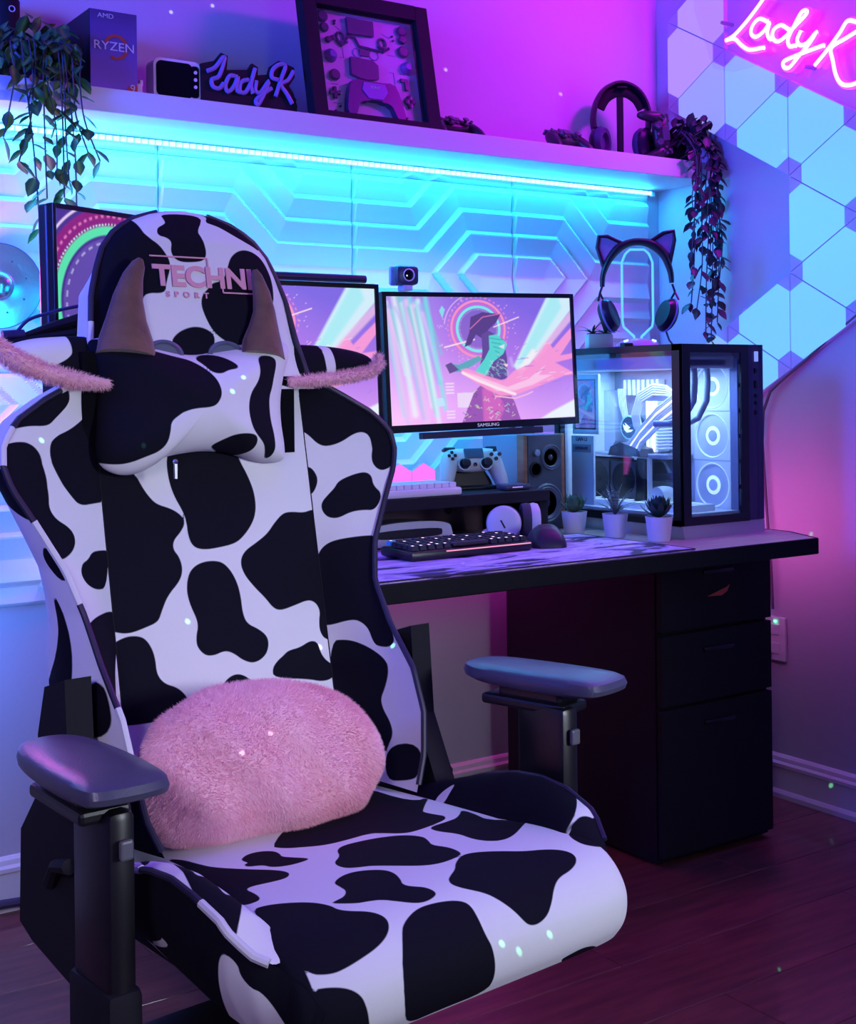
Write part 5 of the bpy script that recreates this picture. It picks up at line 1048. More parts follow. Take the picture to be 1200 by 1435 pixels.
def case_fan(loc, Mr, s=.058, par=None, body=frm, gl=lit, ht=hot, name='case_fan', back=None):
    M = T(*loc)@Mr
    fo = MB()
    ring = [(s*.93,-.012),(s*.96,-.012),(s*.96,.0),(s*.93,.0)]
    n_ = 28; vs = []; 
    # square frame with round opening
    sq = []
    for j in range(n_):
        a = 2*PI*(j+.5)/n_; k_ = 1/max(abs(math.cos(a)),abs(math.sin(a))); sq.append((s*k_*math.cos(a), s*k_*math.sin(a)))
    for z in (0,-.022):
        vs += [(x,y,z) for x,y in sq]+[(s*.93*math.cos(2*PI*(j+.5)/n_), s*.93*math.sin(2*PI*(j+.5)/n_), z) for j in range(n_)]
    fs = []
    for j in range(n_):
        j2 = (j+1)%n_; fs += [(j,j2,n_+j2,n_+j),(2*n_+j,3*n_+j,3*n_+j2,2*n_+j2),(j,2*n_+j,2*n_+j2,j2),(n_+j,n_+j2,3*n_+j2,3*n_+j)]
    f_ = obj(name, fo.add(vs, fs, M), body, par)
    if back: obj('fan_ring', MB().lathe([(s*.92,-.020),(s*.3,-.020)],28,M,False), back, f_)
    if gl is lit: obj('glow_ring', MB().lathe([(s*.93,-.001),(s*.90,.001),(s*.86,-.001)],28,M,False), mat('ring_soft',(.7,.8,.9),.4,emit=(.5,.78,1.),es=.6), f_, smooth=True)
    bl = MB()
    for k in range(9):
        a0 = 2*PI*k/9; q = []
        for i in range(5):
            r_ = s*(.30+.60*i/4); a_ = a0+.30*(i/4)**1.2
            q += [(r_*math.cos(a_), r_*math.sin(a_), -.004), (r_*math.cos(a_+.50), r_*math.sin(a_+.50), -.015)]
        bl.add(q, [(2*i,2*i+1,2*i+3,2*i+2) for i in range(4)], M)
    obj('fan_blade', bl, gl, f_)
    obj('fan_hub', MB().lathe([(s*.40,-.016),(s*.40,-.003),(s*.24,-.002)],24,M), ht, f_, smooth=True)
    obj('hub_cap', MB().lathe([(s*.25,-.0025),(s*.22,-.0005),(0,0)],20,M), mat('hub_grey',(.30,.38,.60),.4,emit=(.25,.4,.9),es=.45) if gl is lit else black, f_)
    return f_
RY = R(-PI/2,'Y')    # disc facing -x
for z in (.348,.229,.110): case_fan((.200,.098,z), RY, .0585, pc, back=litb)
mb = MB()
for z in (.405,.350,.290,.230,.170,.110,.060): mb.box((.203,.022,z),(.006,.020,.010))
obj('fan_bracket', MB().box((.200,.024,.23),(.006,.022,.37)), mat('bracket_blue',(.14,.18,.45),.4), pc); obj('bracket_slot', mb, black, pc)
# motherboard and parts
YX = Matrix(((0,1,0,0),(1,0,0,0),(0,0,1,0),(0,0,0,1)))
mobo = obj('motherboard', MB().box((.199,.315,.25),(.006,.25,.28),bev=.002), mat('board_grey',(.22,.25,.34),.4), pc)
obj('heatsink', MB().prism([(.40,.30),(.425,.34),(.476,.345),(.476,.176),(.418,.187),(.400,.21)],.160,.196,YX), mat('sink_white',(.42,.47,.62),.4), mobo)
fn = MB()
for k in range(8): fn.box((.182,.255+.017*k,.348),(.022,.010,.040),bev=.001)
obj('heatsink_fin', fn, inner, mobo, kind='stuff')
mb = MB()
for k in range(5): mb.tube([(.168,.395-.006*k,.345),(.164,.385-.006*k,.30),(.168,.372-.004*k,.262)],.0016,6)
obj('thin_wires', mb, inner, mobo, kind='stuff')
M = T(.160,.345,.246)@RY
cp = obj('cpu_cooler', MB().lathe([(.029,-.03),(.029,.0),(.026,.004),(.0,.004)],30,M), mat('cooler_dark',(.02,.05,.12),.3), mobo, smooth=True)
obj('cooler_ring', MB().lathe([(.0295,-.003),(.0315,-.001),(.0295,.004),(.028,.0045)],30,M,False), mat('ring_cyan',(.2,.4,.6),.4,emit=(.2,.6,1.),es=.9), cp)
eye = [(-.018,-.006),(-.010,-.011),(.004,-.013),(.014,-.006),(.019,.008),(.006,.002),(.012,.012),(-.002,.003),(-.008,.0),(.002,-.005)]
obj('cooler_emblem', MB().add([(x,y,.0045) for x,y in [(a,-b) for a,b in eye]]+[(x,y,.0055) for x,y in [(a,-b) for a,b in eye]],[tuple(range(10)),tuple(range(19,9,-1))]+[(i,(i+1)%10,(i+1)%10+10,i+10) for i in range(10)],M@R(PI/2,'Z')), mat('emblem_glow',(.5,.6,.7),.4,emit=(.6,.85,1.),es=1.6), cp)
for k in range(4):
    r_ = obj('memory_stick', MB().box((.168,.264-.0105*k,.250),(.040,.006,.125),bev=.001), inner, mobo)
    obj('memory_light', MB().box((.146,.264-.0105*k,.250),(.004,.0066,.127),bev=.001), mat('warm_white_glow',(1,1,1),.4,emit=(1.,.92,.92),es=1.6) if k in (0,2) else mat('lilac_glow',(1,1,1),.4,emit=(.55,.50,1.),es=.8), r_)
# graphics card
gp = obj('graphics_card', MB().box((.155,.31,.178),(.09,.30,.012),bev=.003), mat('gpu_grey',(.30,.33,.45),.35), pc)
sh = obj('card_shroud', MB().box((.112,.352,.118),(.022,.240,.108),bev=.010), mat('gpu_black',(.006,.006,.012),.30), pc, smooth=True)
dkf = mat('gpu_fan_dark', (.05,.05,.08), .3)
for y in (.402,.304): case_fan((.0995,y,.118), RY, .045, sh, dkf, dkf, mat('gpu_hub',(.55,.62,.85),.3), name='card_fan')
obj('card_plate', MB().box((.125,.352,.1745),(.05,.246,.003)), inner, sh)
for y in (.498,.485,.226): obj('card_bracket', MB().box((.115,min(y,.436)-(.0 if y < .49 else .016),.112),(.012,.006,.125)), inner, pc)
obj('connector_block', MB().prism([(.225,.178),(.345,.178),(.335,.200),(.30,.212),(.235,.196)],.085,.135,YX), mat('connector_grey',(.05,.055,.09),.4), pc)
# glowing cable bundle and hoses
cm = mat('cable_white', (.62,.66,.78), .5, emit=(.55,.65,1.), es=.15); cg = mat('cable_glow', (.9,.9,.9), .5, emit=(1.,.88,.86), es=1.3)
mb = MB(); mg = MB()
for k in range(9):
    o_ = (k-4)*.0062; q = (k-4)*.0036
    pts = [(.100,.085+.0*k,.322+o_*1.0),(.092,.125,.300+o_),(.088,.170,.272+o_),(.086+.0*k,.225,.228+o_-q*.2),(.090,.258+q,.196+o_*.6),(.094,.268+q,.184+o_*.5)]
    (mg if k in (2,6) else mb).tube(pts, .0034, 8)
obj('cable_bundle', mb, cm, pc, smooth=True); obj('light_guide', mg, cg, pc, smooth=True)
mb = MB()
for k in range(5):
    e = .006*k; mb.tube([(.105,.10,.318+.0*k),(.100,.150,.328+e*.9),(.100,.195,.330+e),(.100,.232+e*.6,.314+e*.8),(.100,.246+e,.280),(.102,.240+e,.250),(.112,.222+e,.228)],.0032,8)
obj('cable_loop', mb, cm, pc, smooth=True)
mh = MB()
for k, x0 in enumerate((.070,.112)):
    mh.tube([(x0,.030,.412),(x0+.002,.028,.36),(x0+.004,.034,.315),(x0-.008,.050,.280-.006*k),(x0-.035,.075,.262-.006*k),(x0-.055+.012*k,.105,.262)],.0078,12)
obj('coolant_hose', mh, mat('hose_white',(.42,.50,.68),.45), pc, smooth=True)
obj('radiator_end', MB().box((.095,.035,.404),(.15,.03,.022),bev=.004), inner, pc)
mb = MB()
for k in range(10): mb.tube([(.145,.150,.272-.0080*k),(.135,.185,.268-.0078*k),(.140,.224,.266-.0078*k)],.0034,6)
obj('cable_comb', mb, cm, pc, smooth=True, kind='stuff')
obj('reservoir', MB().lathe([(.0,-.02),(.022,-.02),(.024,0),(.022,.02),(0,.02)],24,T(.10,.165,.085)@RY), inner, pc, smooth=True)
# bottom fans lying flat
for y in (.10,.22,.34): case_fan((.095,y,.070), Matrix(), .056, pc, back=litb)
# small display and printed plate at the rear end behind the side glass
dspy = obj('side_display', MB().box((.036,.369,.307),(.008,.100,.150),bev=.002), inner, pc)
C3 = paint(40, 56, .30, .66, .0, 1.0); C3 = np.clip(C3*np.array([.30,.55,1.])+np.array([.0,.05,.15]), 0, 1)*.8
Y_, Z_ = np.meshgrid(np.linspace(.037,-.037,40), np.linspace(-.060,.060,56)); V = np.stack([Y_*0+.0312, Y_+.369, Z_+.307], -1).reshape(-1,3)
obj('display_border', MB().box((.0316,.369,.307),(.0006,.080,.126)), black, dspy)
me = bpy.data.meshes.new('screen'); me.from_pydata(V.tolist(), [], [(j*40+i,j*40+i+1,(j+1)*40+i+1,(j+1)*40+i) for j in range(55) for i in range(39)]); me.materials.append(scr_m)
a = me.color_attributes.new('picture','FLOAT_COLOR','POINT'); D4 = np.ones((len(V),4)); D4[:,:3] = C3.reshape(-1,3); a.data.foreach_set('color', D4.ravel().astype(np.float32)); obj('screen', me, None, dspy)
SIDE = Matrix(((0,0,-1,0),(-1,0,0,0),(0,1,0,0),(0,0,0,1)))
pl = obj('printed_plate', MB().box((.036,.382,.140),(.006,.085,.175),bev=.001), inner, pc)
text_obj('lettering','LIAN LI',.0135,mat('print_dark',(.03,.03,.09),.5),pl,T(.0325,.385,.219)@SIDE,.0004,off=.0003)
obj('plate_band', MB().box((.0325,.384,.196),(.0012,.070,.020)), mat('band_grey',(.25,.28,.42),.5), pl)
text_obj('lettering','DER8AUER',.0105,mat('print_dark',(.03,.03,.09),.5),pl,T(.0316,.384,.196)@SIDE,.0004,off=.0004)
# light inside the case: fans and strips
d = bpy.data.lights.new('case_light','AREA'); d.shape = 'RECTANGLE'; d.size = .36; d.size_y = .10; d.color = (.35,.62,1.); d.energy = 2.4
o = bpy.data.objects.new('case_light', d); COL.objects.link(o); o.parent = pc; o.location = (.09,.22,.386); o.rotation_euler = (0,0,PI/2)
# ================================================================== ON THE CASE
CT = DZ+H_
t = thing('succulent_planter', 'pale blue-lit planter with two spiky succulents on top of the computer case', 'plant', (-.535,-.335,CT), -.5)
pr_ = smooth_poly([(-.030,.0),(.030,.0),(.033,.038),(-.033,.038)],1)
obj('pot', MB().box((0,0,.019),(.066,.042,.038),bev=.006), pot_m, t, smooth=True)
obj('soil', MB().box((0,0,.0385),(.056,.032,.002)), mat('soil',(.02,.015,.012),.9), t)
me = mesh_of(leaf_blade(.042,.0030,.0015,.5), sd_m, True)
for cx_ in (-.016,.016):
    for k in range(13):
        o = obj('leaf', me, None, t); o.location = (cx_,0,.038); o.rotation_euler = (R(2*PI*k/13+random.uniform(-.2,.2),'Z')@R(-random.uniform(.15,1.1),'X')).to_euler()
hs = thing('headphone_stand', 'clear acrylic headphone stand with cyan-lit edge on the computer case', 'stand', (-.468,-.405,CT), -TH)
loop = []
for x, z in [(-.008,.022),(-.010,.030),(-.036,.054),(-.0385,.07),(-.0385,.215),(-.030,.236),(-.018,.247),(.018,.247),(.030,.236),(.0385,.215),(.0385,.07),(.036,.054),(.010,.030),(.008,.022)]: loop.append((x,0,z))
obj('stand_edge', MB().tube(loop,.0030,10), mat('edge_glow',(.3,.6,.8),.2,emit=(.10,.62,1.),es=1.0), hs, smooth=True)
pan = [(-.008,.020),(-.010,.030),(-.035,.054),(-.037,.07),(-.037,.215),(-.029,.235),(-.018,.245),(.018,.245),(.029,.235),(.037,.215),(.037,.07),(.035,.054),(.010,.030),(.008,.020)]
obj('clear_panel', MB().prism(pan,-.002,.002), clear, hs)
obj('stand_base', MB().lathe([(.056,0),(.056,.006),(.045,.018),(.020,.024),(0,.025)],32), mat('base_pink',(.55,.35,.7),.35), hs, smooth=True)
for s_ in (-1,1): obj('base_light', MB().tube([(s_*.040,-.030,.0165),(s_*.030,-.034,.0195)],.0022,8), mat('base_glow',(.5,.8,1.),.4,emit=(.4,.85,1.),es=2.), hs)
ch_ = thing('cat_ear_headphones', 'black headphones with cat ears hanging on the clear stand', 'headphones', (-.468,-.405,CT+.045), -TH)
arc = [(-.088,0,.110),(-.086,0,.140),(-.072,0,.175),(-.048,0,.205),(-.020,0,.219),(.010,0,.2215),(.040,0,.213),(.066,0,.188),(.082,0,.150),(.086,0,.118)]
obj('headband', MB().tube(*smr(arc,[.006,.007,.009,.0115,.0095,.0095,.0115,.010,.008,.006]),10,flat=1.5), mat('band_black',(.01,.01,.025),.45), ch_, smooth=True)
for s_, P in ((-1,[(-.082,.150),(-.100,.208),(-.096,.236),(-.074,.236),(-.036,.218)]),(1,[(.030,.220),(.066,.243),(.092,.248),(.094,.225),(.080,.158)])):
    e_ = obj('cat_ear', MB().tube([(x,-.002,z) for x,z in P],.0048,10), mat('band_black',(.01,.01,.025),.45), ch_, smooth=True)
    c_ = (sum(x for x,z in P)/5, sum(z for x,z in P)/5)
    obj('ear_inset', MB().prism([(c_[0]+(x-c_[0])*.9, c_[1]+(z-c_[1])*.9) for x,z in P],-.001,.001), mat('ear_lilac',(.40,.30,.50),.6), e_)
for s_ in (-1,1):
    obj('yoke', MB().tube([(s_*.087,0,.115),(s_*.094,.0,.095),(s_*.100,-.014,.075)],.0028,8), black, ch_)
    obj('yoke', MB().tube([(s_*.094,0,.095),(s_*.084,.010,.075)],.0028,8), black, ch_)
    M = T(s_*.082,0,.036)@R(s_*(PI/2-.55),'Z')@R(PI/2,'X')@R(0,'Z')
    Mc = T(s_*.076,0,.036)@R(s_*.35,'Y')@R(-s_*1.02,'Z')@R(PI/2,'X')@Matrix.Diagonal((.78,1.15,1,1))
    obj('ear_cup', MB().lathe([(0,-.012),(.030,-.012),(.037,-.004),(.037,.008),(.030,.020),(0,.022)],28,Mc), mat('cup_black',(.012,.012,.03),.3), ch_, smooth=True)
    obj('cup_ring', MB().lathe([(.0375,-.001),(.0395,.001),(.0375,.004)],28,Mc,False), mat('ring_violet',(.35,.3,.7),.3), ch_, smooth=True)
obj('headphone_cable', MB().tube([(.072,.005,-.005),(.078,.0,-.025),(.088,-.005,-.040),(.105,-.01,-.0425)],.0026,8), black, ch_, smooth=True)
o = obj('small_receiver', MB().box((-.530,-.43,CT+.006),(.030,.016,.012),bev=.002), black); tag(o,'tiny black box beside the planter on top of the computer case','device')
# ================================================================== SHELF THINGS
# processor box
bx = thing('processor_box', 'dark and purple processor box with red ring standing on the shelf', 'box', (-1.738,-.10,SZ))
obj('carton', MB().box((0,0,.088),(.104,.145,.176),bev=.0015), mat('carton_black',(.008,.008,.02),.5), bx)
gm = bpy.data.materials.new('box_print'); gm.use_nodes = True; nt = gm.node_tree; b = nt.nodes['Principled BSDF']; tc = nt.nodes.new('ShaderNodeTexCoord'); sx = nt.nodes.new('ShaderNodeSeparateXYZ'); rp = nt.nodes.new('ShaderNodeValToRGB')
nt.links.new(tc.outputs['Generated'], sx.inputs[0]); nt.links.new(sx.outputs['Z'], rp.inputs[0]); nt.links.new(rp.outputs[0], b.inputs['Base Color'])
rp.color_ramp.elements[0].color = (.22,.10,.55,1); rp.color_ramp.elements[1].color = (.05,.03,.16,1); b.inputs['Roughness'].default_value = .5
obj('front_face', MB().box((0,-.0735,.088),(.102,.0015,.174)), gm, bx)
orng = mat('ring_red',(.40,.05,.03),.5); wht = mat('print_white',(.62,.6,.72),.5)
mr_ = MB(); 
ro, ri = .027, .0205; vs = []; n_ = 30
for j in range(n_):
    a = -2.1+4.9*j/(n_-1)+.0; vs += [(ro*math.cos(a),-.0745,ro*math.sin(a)),(ri*math.cos(a),-.0745,ri*math.sin(a)),(ro*math.cos(a),-.0755,ro*math.sin(a)),(ri*math.cos(a),-.0755,ri*math.sin(a))]
obj('ring_print', MB().add(vs,[(4*j+2,4*j+3,4*j+7,4*j+6) for j in range(n_-1)],T(.004,0,.100)), orng, bx)
text_obj('lettering','RYZEN',.026,wht,bx,T(.000,-.0757,.100)@FRONT,.0004,squeeze=1.12)
text_obj('lettering','AMD',.0135,wht,bx,T(-.018,-.0757,.163)@FRONT,.0003,squeeze=1.2)
text_obj('lettering','9',.024,wht,bx,T(.040,-.0762,.0155)@FRONT,.0004)
obj('corner_print', MB().prism([(.018,.0),(.051,.0),(.051,.024),(.030,.020)],-.0752,-.0745), mat('corner_red',(.5,.05,.04),.5), bx)
# pixel display
pd = thing('retro_desk_display', 'small white retro television-shaped clock with dark screen on the shelf', 'clock', (-1.583,-.135,SZ), .0)
obj('display_body', MB().prism(rrect(-.056,.054,.010,.100,.016),-.012,.030), white, pd, smooth=True, sharp=.9)
obj('display_screen', MB().prism(rrect(-.050,.034,.017,.094,.012),-.0135,-.0118), mat('screen_off',(.003,.003,.008),.12), pd)
obj('button_strip', MB().prism(rrect(.030,.050,.020,.090,.008),-.0133,-.0118), mat('screen_off',(.003,.003,.008),.12), pd)
mb = MB()
for z in (.076,.060,.044): mb.lathe([(.004,0),(.004,.002),(0,.0025)],12,T(.041,-.0136,z)@R(PI/2,'X'))
obj('display_button', mb, white, pd); mb = MB()
for x_ in (-.03,.03): mb.box((x_,.01,.006),(.014,.03,.012),bev=.002)
obj('display_foot', mb, white, pd)
sc_ = thing('cable_clip', 'small white cable connector between the processor box and the retro clock', 'clip', (-1.672,-.145,SZ))
obj('clip_body', MB().box((0,0,.018),(.012,.012,.036),bev=.002), white, sc_); obj('clip_cap', MB().box((.004,.0,.038),(.008,.010,.014),bev=.002), white, sc_)
# name sign
sn = thing('name_sign', 'black cut-out sign with raised lilac script lettering on the shelf', 'sign', (-1.41,-.15,SZ))
obj('sign_backing', MB().prism([(x+1.41,z-SZ if z > 1.75 else 0.0) for x,z in SIGNB],-.003,.006), matte, sn)
lil = mat('sign_lilac',(.26,.21,.50),.5)
for S in SIGN:
    V = [Vector((x+1.41,-.006,z-SZ)) for x,z in S]; Q = []
    for i in range(len(V)-1):
        p0,p1,p2,p3 = V[max(i-1,0)],V[i],V[i+1],V[min(i+2,len(V)-1)]
        for s_ in range(4): u = s_/4; Q.append(.5*((2*p1)+(p2-p0)*u+(2*p0-5*p1+4*p2-p3)*u*u+(3*p1-p0-3*p2+p3)*u**3))
    Q.append(V[-1]); obj('sign_letter', MB().tube(Q,.0050,8,flat=1.), lil, sn, smooth=True)
# framed controller parts
LEAN = -.20
fr = thing('shadow_box_frame', 'black shadow box frame with dismantled game controller parts leaning on the wall', 'frame', (-1.086,-.175,SZ), (LEAN,0,0))
FW, FH, bw = .356, .325, .038
mb = MB(); mb.box((-FW/2+bw/2,0,FH/2),(bw,.034,FH),bev=.002); mb.box((FW/2-bw/2,0,FH/2),(bw,.034,FH),bev=.002); mb.box((0,0,FH-bw/2),(FW-2*bw,.034,bw)); mb.box((0,0,bw/4),(FW-2*bw,.034,bw/2))
obj('frame_border', mb, matte, fr)
obj('mount_board', MB().box((0,.012,FH/2),(FW-2*bw+.004,.003,FH-.02)), mat('board_lilac',(.55,.42,.72),.6), fr)
obj('frame_back', MB().box((0,.0165,FH/2),(FW-.02,.006,FH-.02)), matte, fr)
pm_ = mat('part_navy',(.025,.02,.09),.4); pm2 = mat('part_violet',(.16,.08,.40),.5)
def F_(x, z): return (x, .0085, z)
gl_ = []
obj('controller_grip', MB().prism([(x*.93,z*.93+.062) for x,z in CO],-.008,.010), pm_, fr)
obj('controller_middle', MB().prism([(-.030,.106),(.030,.106),(.036,.086),(.020,.066),(-.020,.066),(-.036,.086)],-.010,-.0079), pm2, fr)
text_obj('lettering','SONY',.010,wht,fr,T(0,-.0108,.094)@FRONT,.0003)
for nm, poly_, c_ in (('battery',[(-.038,.240),(.034,.242),(.036,.280),(-.038,.282)],pm_),('circuit_board',[(-.042,.136),(-.02,.128),(.0,.126),(.034,.132),(.036,.166),(.022,.178),(-.040,.180)],pm_)):
    obj(nm, MB().prism(poly_,.000,.010,T(-.012,0,-.008)), c_, fr)
mb = MB()
for x_ in (-.07,.048): 
    mb.tube([(x_+.010*math.cos(a), .008, .222+.012*math.sin(a)) for a in np.linspace(0,2*PI,14)],.0035,6)
    mb.tube([(x_-.012,.008,.215),(x_+.0,.008,.200),(x_+.018,.008,.212)],.004,6)
mb.tube([(-.060,.008,.212),(-.045,.008,.228),(-.030,.008,.226),(-.020,.008,.205),(.035,.008,.200),(.050,.008,.205)],.0038,6); mb.box((-.008,.008,.190),(.026,.004,.016))
obj('ribbon_circuit', mb, pm_, fr, smooth=True)
for x_ in (-.026,.020): obj('rumble_ring', MB().tube([(x_+.013*math.cos(a),.009,.188+.012*math.sin(a)) for a in np.linspace(0,2*PI,16,endpoint=False)],.0012,6,closed=True), pm2, fr)
for x_, z_, r_, nm in ((-.115,.268,.015,'part_a'),(-.113,.240,.012,''),(-.103,.170,.017,'s'),(-.098,.122,.014,''),(.108,.262,.013,''),(.108,.240,.011,''),(.106,.208,.015,''),(.110,.166,.016,'s'),(-.105,.210,.008,''),(-.094,.216,.006,'')):
    M = T(x_,.010,z_)@R(PI/2,'X')
    c_ = MB().lathe([(r_,0),(r_,.006),(r_*.8,.009),(0,.009)] if nm != 's' else [(r_,0),(r_*.9,.008),(r_*.6,.012),(r_*.5,.016),(0,.016)],16,M)
    obj('controller_piece', c_, pm_ if nm != 's' else pm2, fr, smooth=True)
mb = MB().box((-.104,.006,.076),(.030,.008,.010),bev=.002); mb.box((-.104,.006,.076),(.010,.008,.030),bev=.002); obj('direction_pad', mb, pm_, fr)
mb = MB()
for a in range(4): mb.lathe([(.007,0),(.007,.006),(0,.007)],12,T(.108+(.009,0,-.009,0)[a],.010,.078+(0,.010,0,-.010)[a])@R(PI/2,'X'))
obj('round_buttons', mb, pm_, fr, kind='stuff')
mb = MB()
for x_, z_ in ((-.105,.032),(-.088,.026),(-.092,.044),(.095,.035),(.112,.028),(.090,.022),(.0,.022),(-.082,.255),(-.080,.262),(.082,.235),(.080,.246)): mb.lathe([(.003,0),(.003,.004),(0,.004)],8,T(x_,.010,z_)@R(PI/2,'X'))
mb.box((.104,.007,.120),(.010,.006,.024)); mb.box((.098,.007,.132),(.020,.006,.008))
obj('small_screws', mb, pm_, fr, kind='stuff')
ln = MB()
for q in (((-.078,.17),(-.066,.17),(-.066,.205),(-.050,.215)),((.060,.195),(.085,.195)),((-.11,.100),(-.09,.100)),((.060,.150),(.072,.150),(.072,.115),(.064,.105)),((-.05,.114),(.04,.114)),((.09,.150),(.125,.150)),((-.11,.064-.012),(-.085,.052)),((-.08,.25),(-.06,.235)),((-.015,.24),(.03,.236)),((.05,.25),(.07,.24),(.082,.245))): ln.tube([(x,.0098,z) for x,z in q],.0007,4)
obj('printed_lines', ln, pm2, fr)
obj('front_pane', MB().box((0,-.006,FH/2),(FW-2*bw+.006,.0015,FH-.03)), clear, fr)
# black controllers on the shelf
dk2 = mat('button_grey',(.06,.055,.10),.35)
controller('black game controller tucked behind the left edge of the frame', (-1.315,-.085,SZ+.034), (-.15,0,.25), bp_, dk2, 'black game controllers on the shelf', sc=.80)
controller('black game controller lying right of the shadow box frame', (-.822,-.13,SZ+.028), (-.95,0,.0), bp_, dk2, 'black game controllers on the shelf', sc=.80)
controller('black game controller lying between frame and headset on the shelf', (-.455,-.13,SZ+.030), (-.85,0,.10), bp_, dk2, 'black game controllers on the shelf', sc=.82)
controller('black game controller standing on end between the headset and the plant pot', (-.172,-.165,SZ+.072), (0.0,1.45,-.5), bp_, dk2, 'black game controllers on the shelf', sc=.80)
# black headset on stand
st = thing('headset_stand', 'black headset stand pole on the right half of the shelf', 'stand', (-.240,-.100,SZ), -.45)
obj('stand_pole', MB().box((0,0,.105),(.018,.010,.20),bev=.002), matte, st); obj('stand_foot', MB().lathe([(.045,0),(.045,.008),(0,.010)],24), matte, st); obj('stand_rest', MB().box((0,0,.206),(.03,.05,.006),bev=.002), matte, st)
bh = thing('black_headset', 'large black over-ear headset hanging on the stand at the right of the shelf', 'headset', (-.240,-.104,SZ), -.45)
arc = [(-.078,0,.095),(-.080,0,.125),(-.072,0,.165),(-.050,0,.200),(-.016,0,.219),(.016,0,.219),(.050,0,.200),(.072,0,.165),(.080,0,.125),(.078,0,.095)]
obj('headband', MB().tube(sm(arc),.0075,10,flat=2.8), mat('hb_black',(.010,.008,.02),.4), bh, smooth=True)
obj('band_cushion', MB().tube(sm([(-.062,0,.150),(-.045,0,.178),(-.016,0,.196),(.016,0,.196),(.045,0,.178),(.062,0,.150)]),.006,10,flat=2.6), rubber, bh, smooth=True)
for s_ in (-1,1):
    Mc = T(s_*.068,-.006,.052)@R(.80 if s_ < 0 else -2.45,'Z')@R(PI/2,'X')@Matrix.Diagonal((.88,1.1,1,1))
    obj('ear_cup', MB().lathe([(0,-.014),(.032,-.014),(.041,-.005),(.041,.004)],28,Mc), mat('cup_gloss',(.012,.008,.03),.25), bh, smooth=True)
    obj('ear_pad', MB().lathe([(.040,.004),(.042,.012),(.036,.024),(.024,.024),(.020,.012),(0,.010)],28,Mc,False), mat('pad_violet',(.05,.03,.12),.6), bh, smooth=True)
    obj('band_arm', MB().box((s_*.080,0,.095),(.008,.022,.036),bev=.003), black, bh)
# ---------------------------------------------------------------- trailing plants
def vine_leaf(sz):
    # folded pointed leaf
    L_, w_ = sz, sz*.30; P = [(0,0),(.25,.8),(.5,1.),(.75,.62),(1.,0)]
    vs = []; 
    for t_, a in P: vs += [(-w_*a, .18*w_*a, -L_*t_), (0, -.10*w_, -L_*t_), (w_*a, .18*w_*a, -L_*t_)]
    return MB().add(vs, [(3*i,3*i+1,3*i+4,3*i+3) for i in range(4)]+[(3*i+1,3*i+2,3*i+5,3*i+4) for i in range(4)])
def leafmat(name, c1, c2):
    m = bpy.data.materials.new(name); m.use_nodes = True; nt = m.node_tree; b = nt.nodes['Principled BSDF']; tc = nt.nodes.new('ShaderNodeTexCoord'); sx = nt.nodes.new('ShaderNodeSeparateXYZ'); ab = nt.nodes.new('ShaderNodeMath'); ab.operation = 'ABSOLUTE'
    rp = nt.nodes.new('ShaderNodeValToRGB'); rp.color_ramp.elements[0].position = .0; rp.color_ramp.elements[0].color = (*c2,1); rp.color_ramp.elements[1].position = .006; rp.color_ramp.elements[1].color = (*c1,1)
    nt.links.new(tc.outputs['Object'], sx.inputs[0]); nt.links.new(sx.outputs['X'], ab.inputs[0]); nt.links.new(ab.outputs[0], rp.inputs[0]); nt.links.new(rp.outputs[0], b.inputs['Base Color']); b.inputs['Roughness'].default_value = .45; return m
def hanging(t, base, vines, m, stem_m, sz, dens, rg, bush=0, bc=(0,0,0), br=(.06,.05,.05)):
    mes = [mesh_of(vine_leaf(sz*k), m, True) for k in (.8,1.,1.2)]
    def leaf(p, sc_=1.):
        o = obj('leaf', rg.choice(mes), None, t); o.location = p; a = rg.uniform(0, 2*PI); o.rotation_euler = (R(a,'Z')@R(rg.uniform(.2,1.15),'X')@R(rg.uniform(-.4,.4),'Y')).to_euler()
    for V in vines:
        P = [Vector(p) for p in V]; Q = []
        for i in range(len(P)-1):
            p0,p1,p2,p3 = P[max(i-1,0)],P[i],P[i+1],P[min(i+2,len(P)-1)]
            for s_ in range(5): u = s_/5; Q.append(.5*((2*p1)+(p2-p0)*u+(2*p0-5*p1+4*p2-p3)*u*u+(3*p1-p0-3*p2+p3)*u**3))
        Q.append(P[-1]); obj('vine', MB().tube(Q,.0016,6), stem_m, t, smooth=True)
        L_ = 0; nxt = .01
        for a, b in zip(Q[:-1], Q[1:]):
            d_ = (b-a).length
            while nxt < L_+d_:
                p = a+(b-a)*((nxt-L_)/d_); leaf(p+Vector((rg.uniform(-.004,.004),rg.uniform(-.004,.004),0))); nxt += dens*rg.uniform(.6,1.4)
            L_ += d_
        leaf(Q[-1])
    for k in range(bush):
        a = rg.uniform(0,2*PI); r_ = rg.uniform(.2,1)**.6; b_ = rg.uniform(-.6,1); p = Vector((bc[0]+br[0]*r_*math.cos(a), bc[1]+br[1]*r_*math.sin(a), bc[2]+br[2]*b_)); leaf(p)
rg = random.Random(11)
lg = leafmat('leaf_green',(.018,.075,.03),(.12,.26,.05)); ld = leafmat('leaf_dark',(.030,.020,.045),(.05,.035,.07)); stm = mat('vine_stem',(.03,.05,.06),.6)
pt = thing('trailing_plant', 'green trailing plant hanging from the left end of the shelf', 'plant', (-1.905,-.125,SZ))
obj('pot', MB().lathe([(.045,0),(.048,.0),(.060,.085),(.055,.085),(.052,.070)],24), mat('pot_black',(.006,.006,.012),.5), pt, smooth=True)
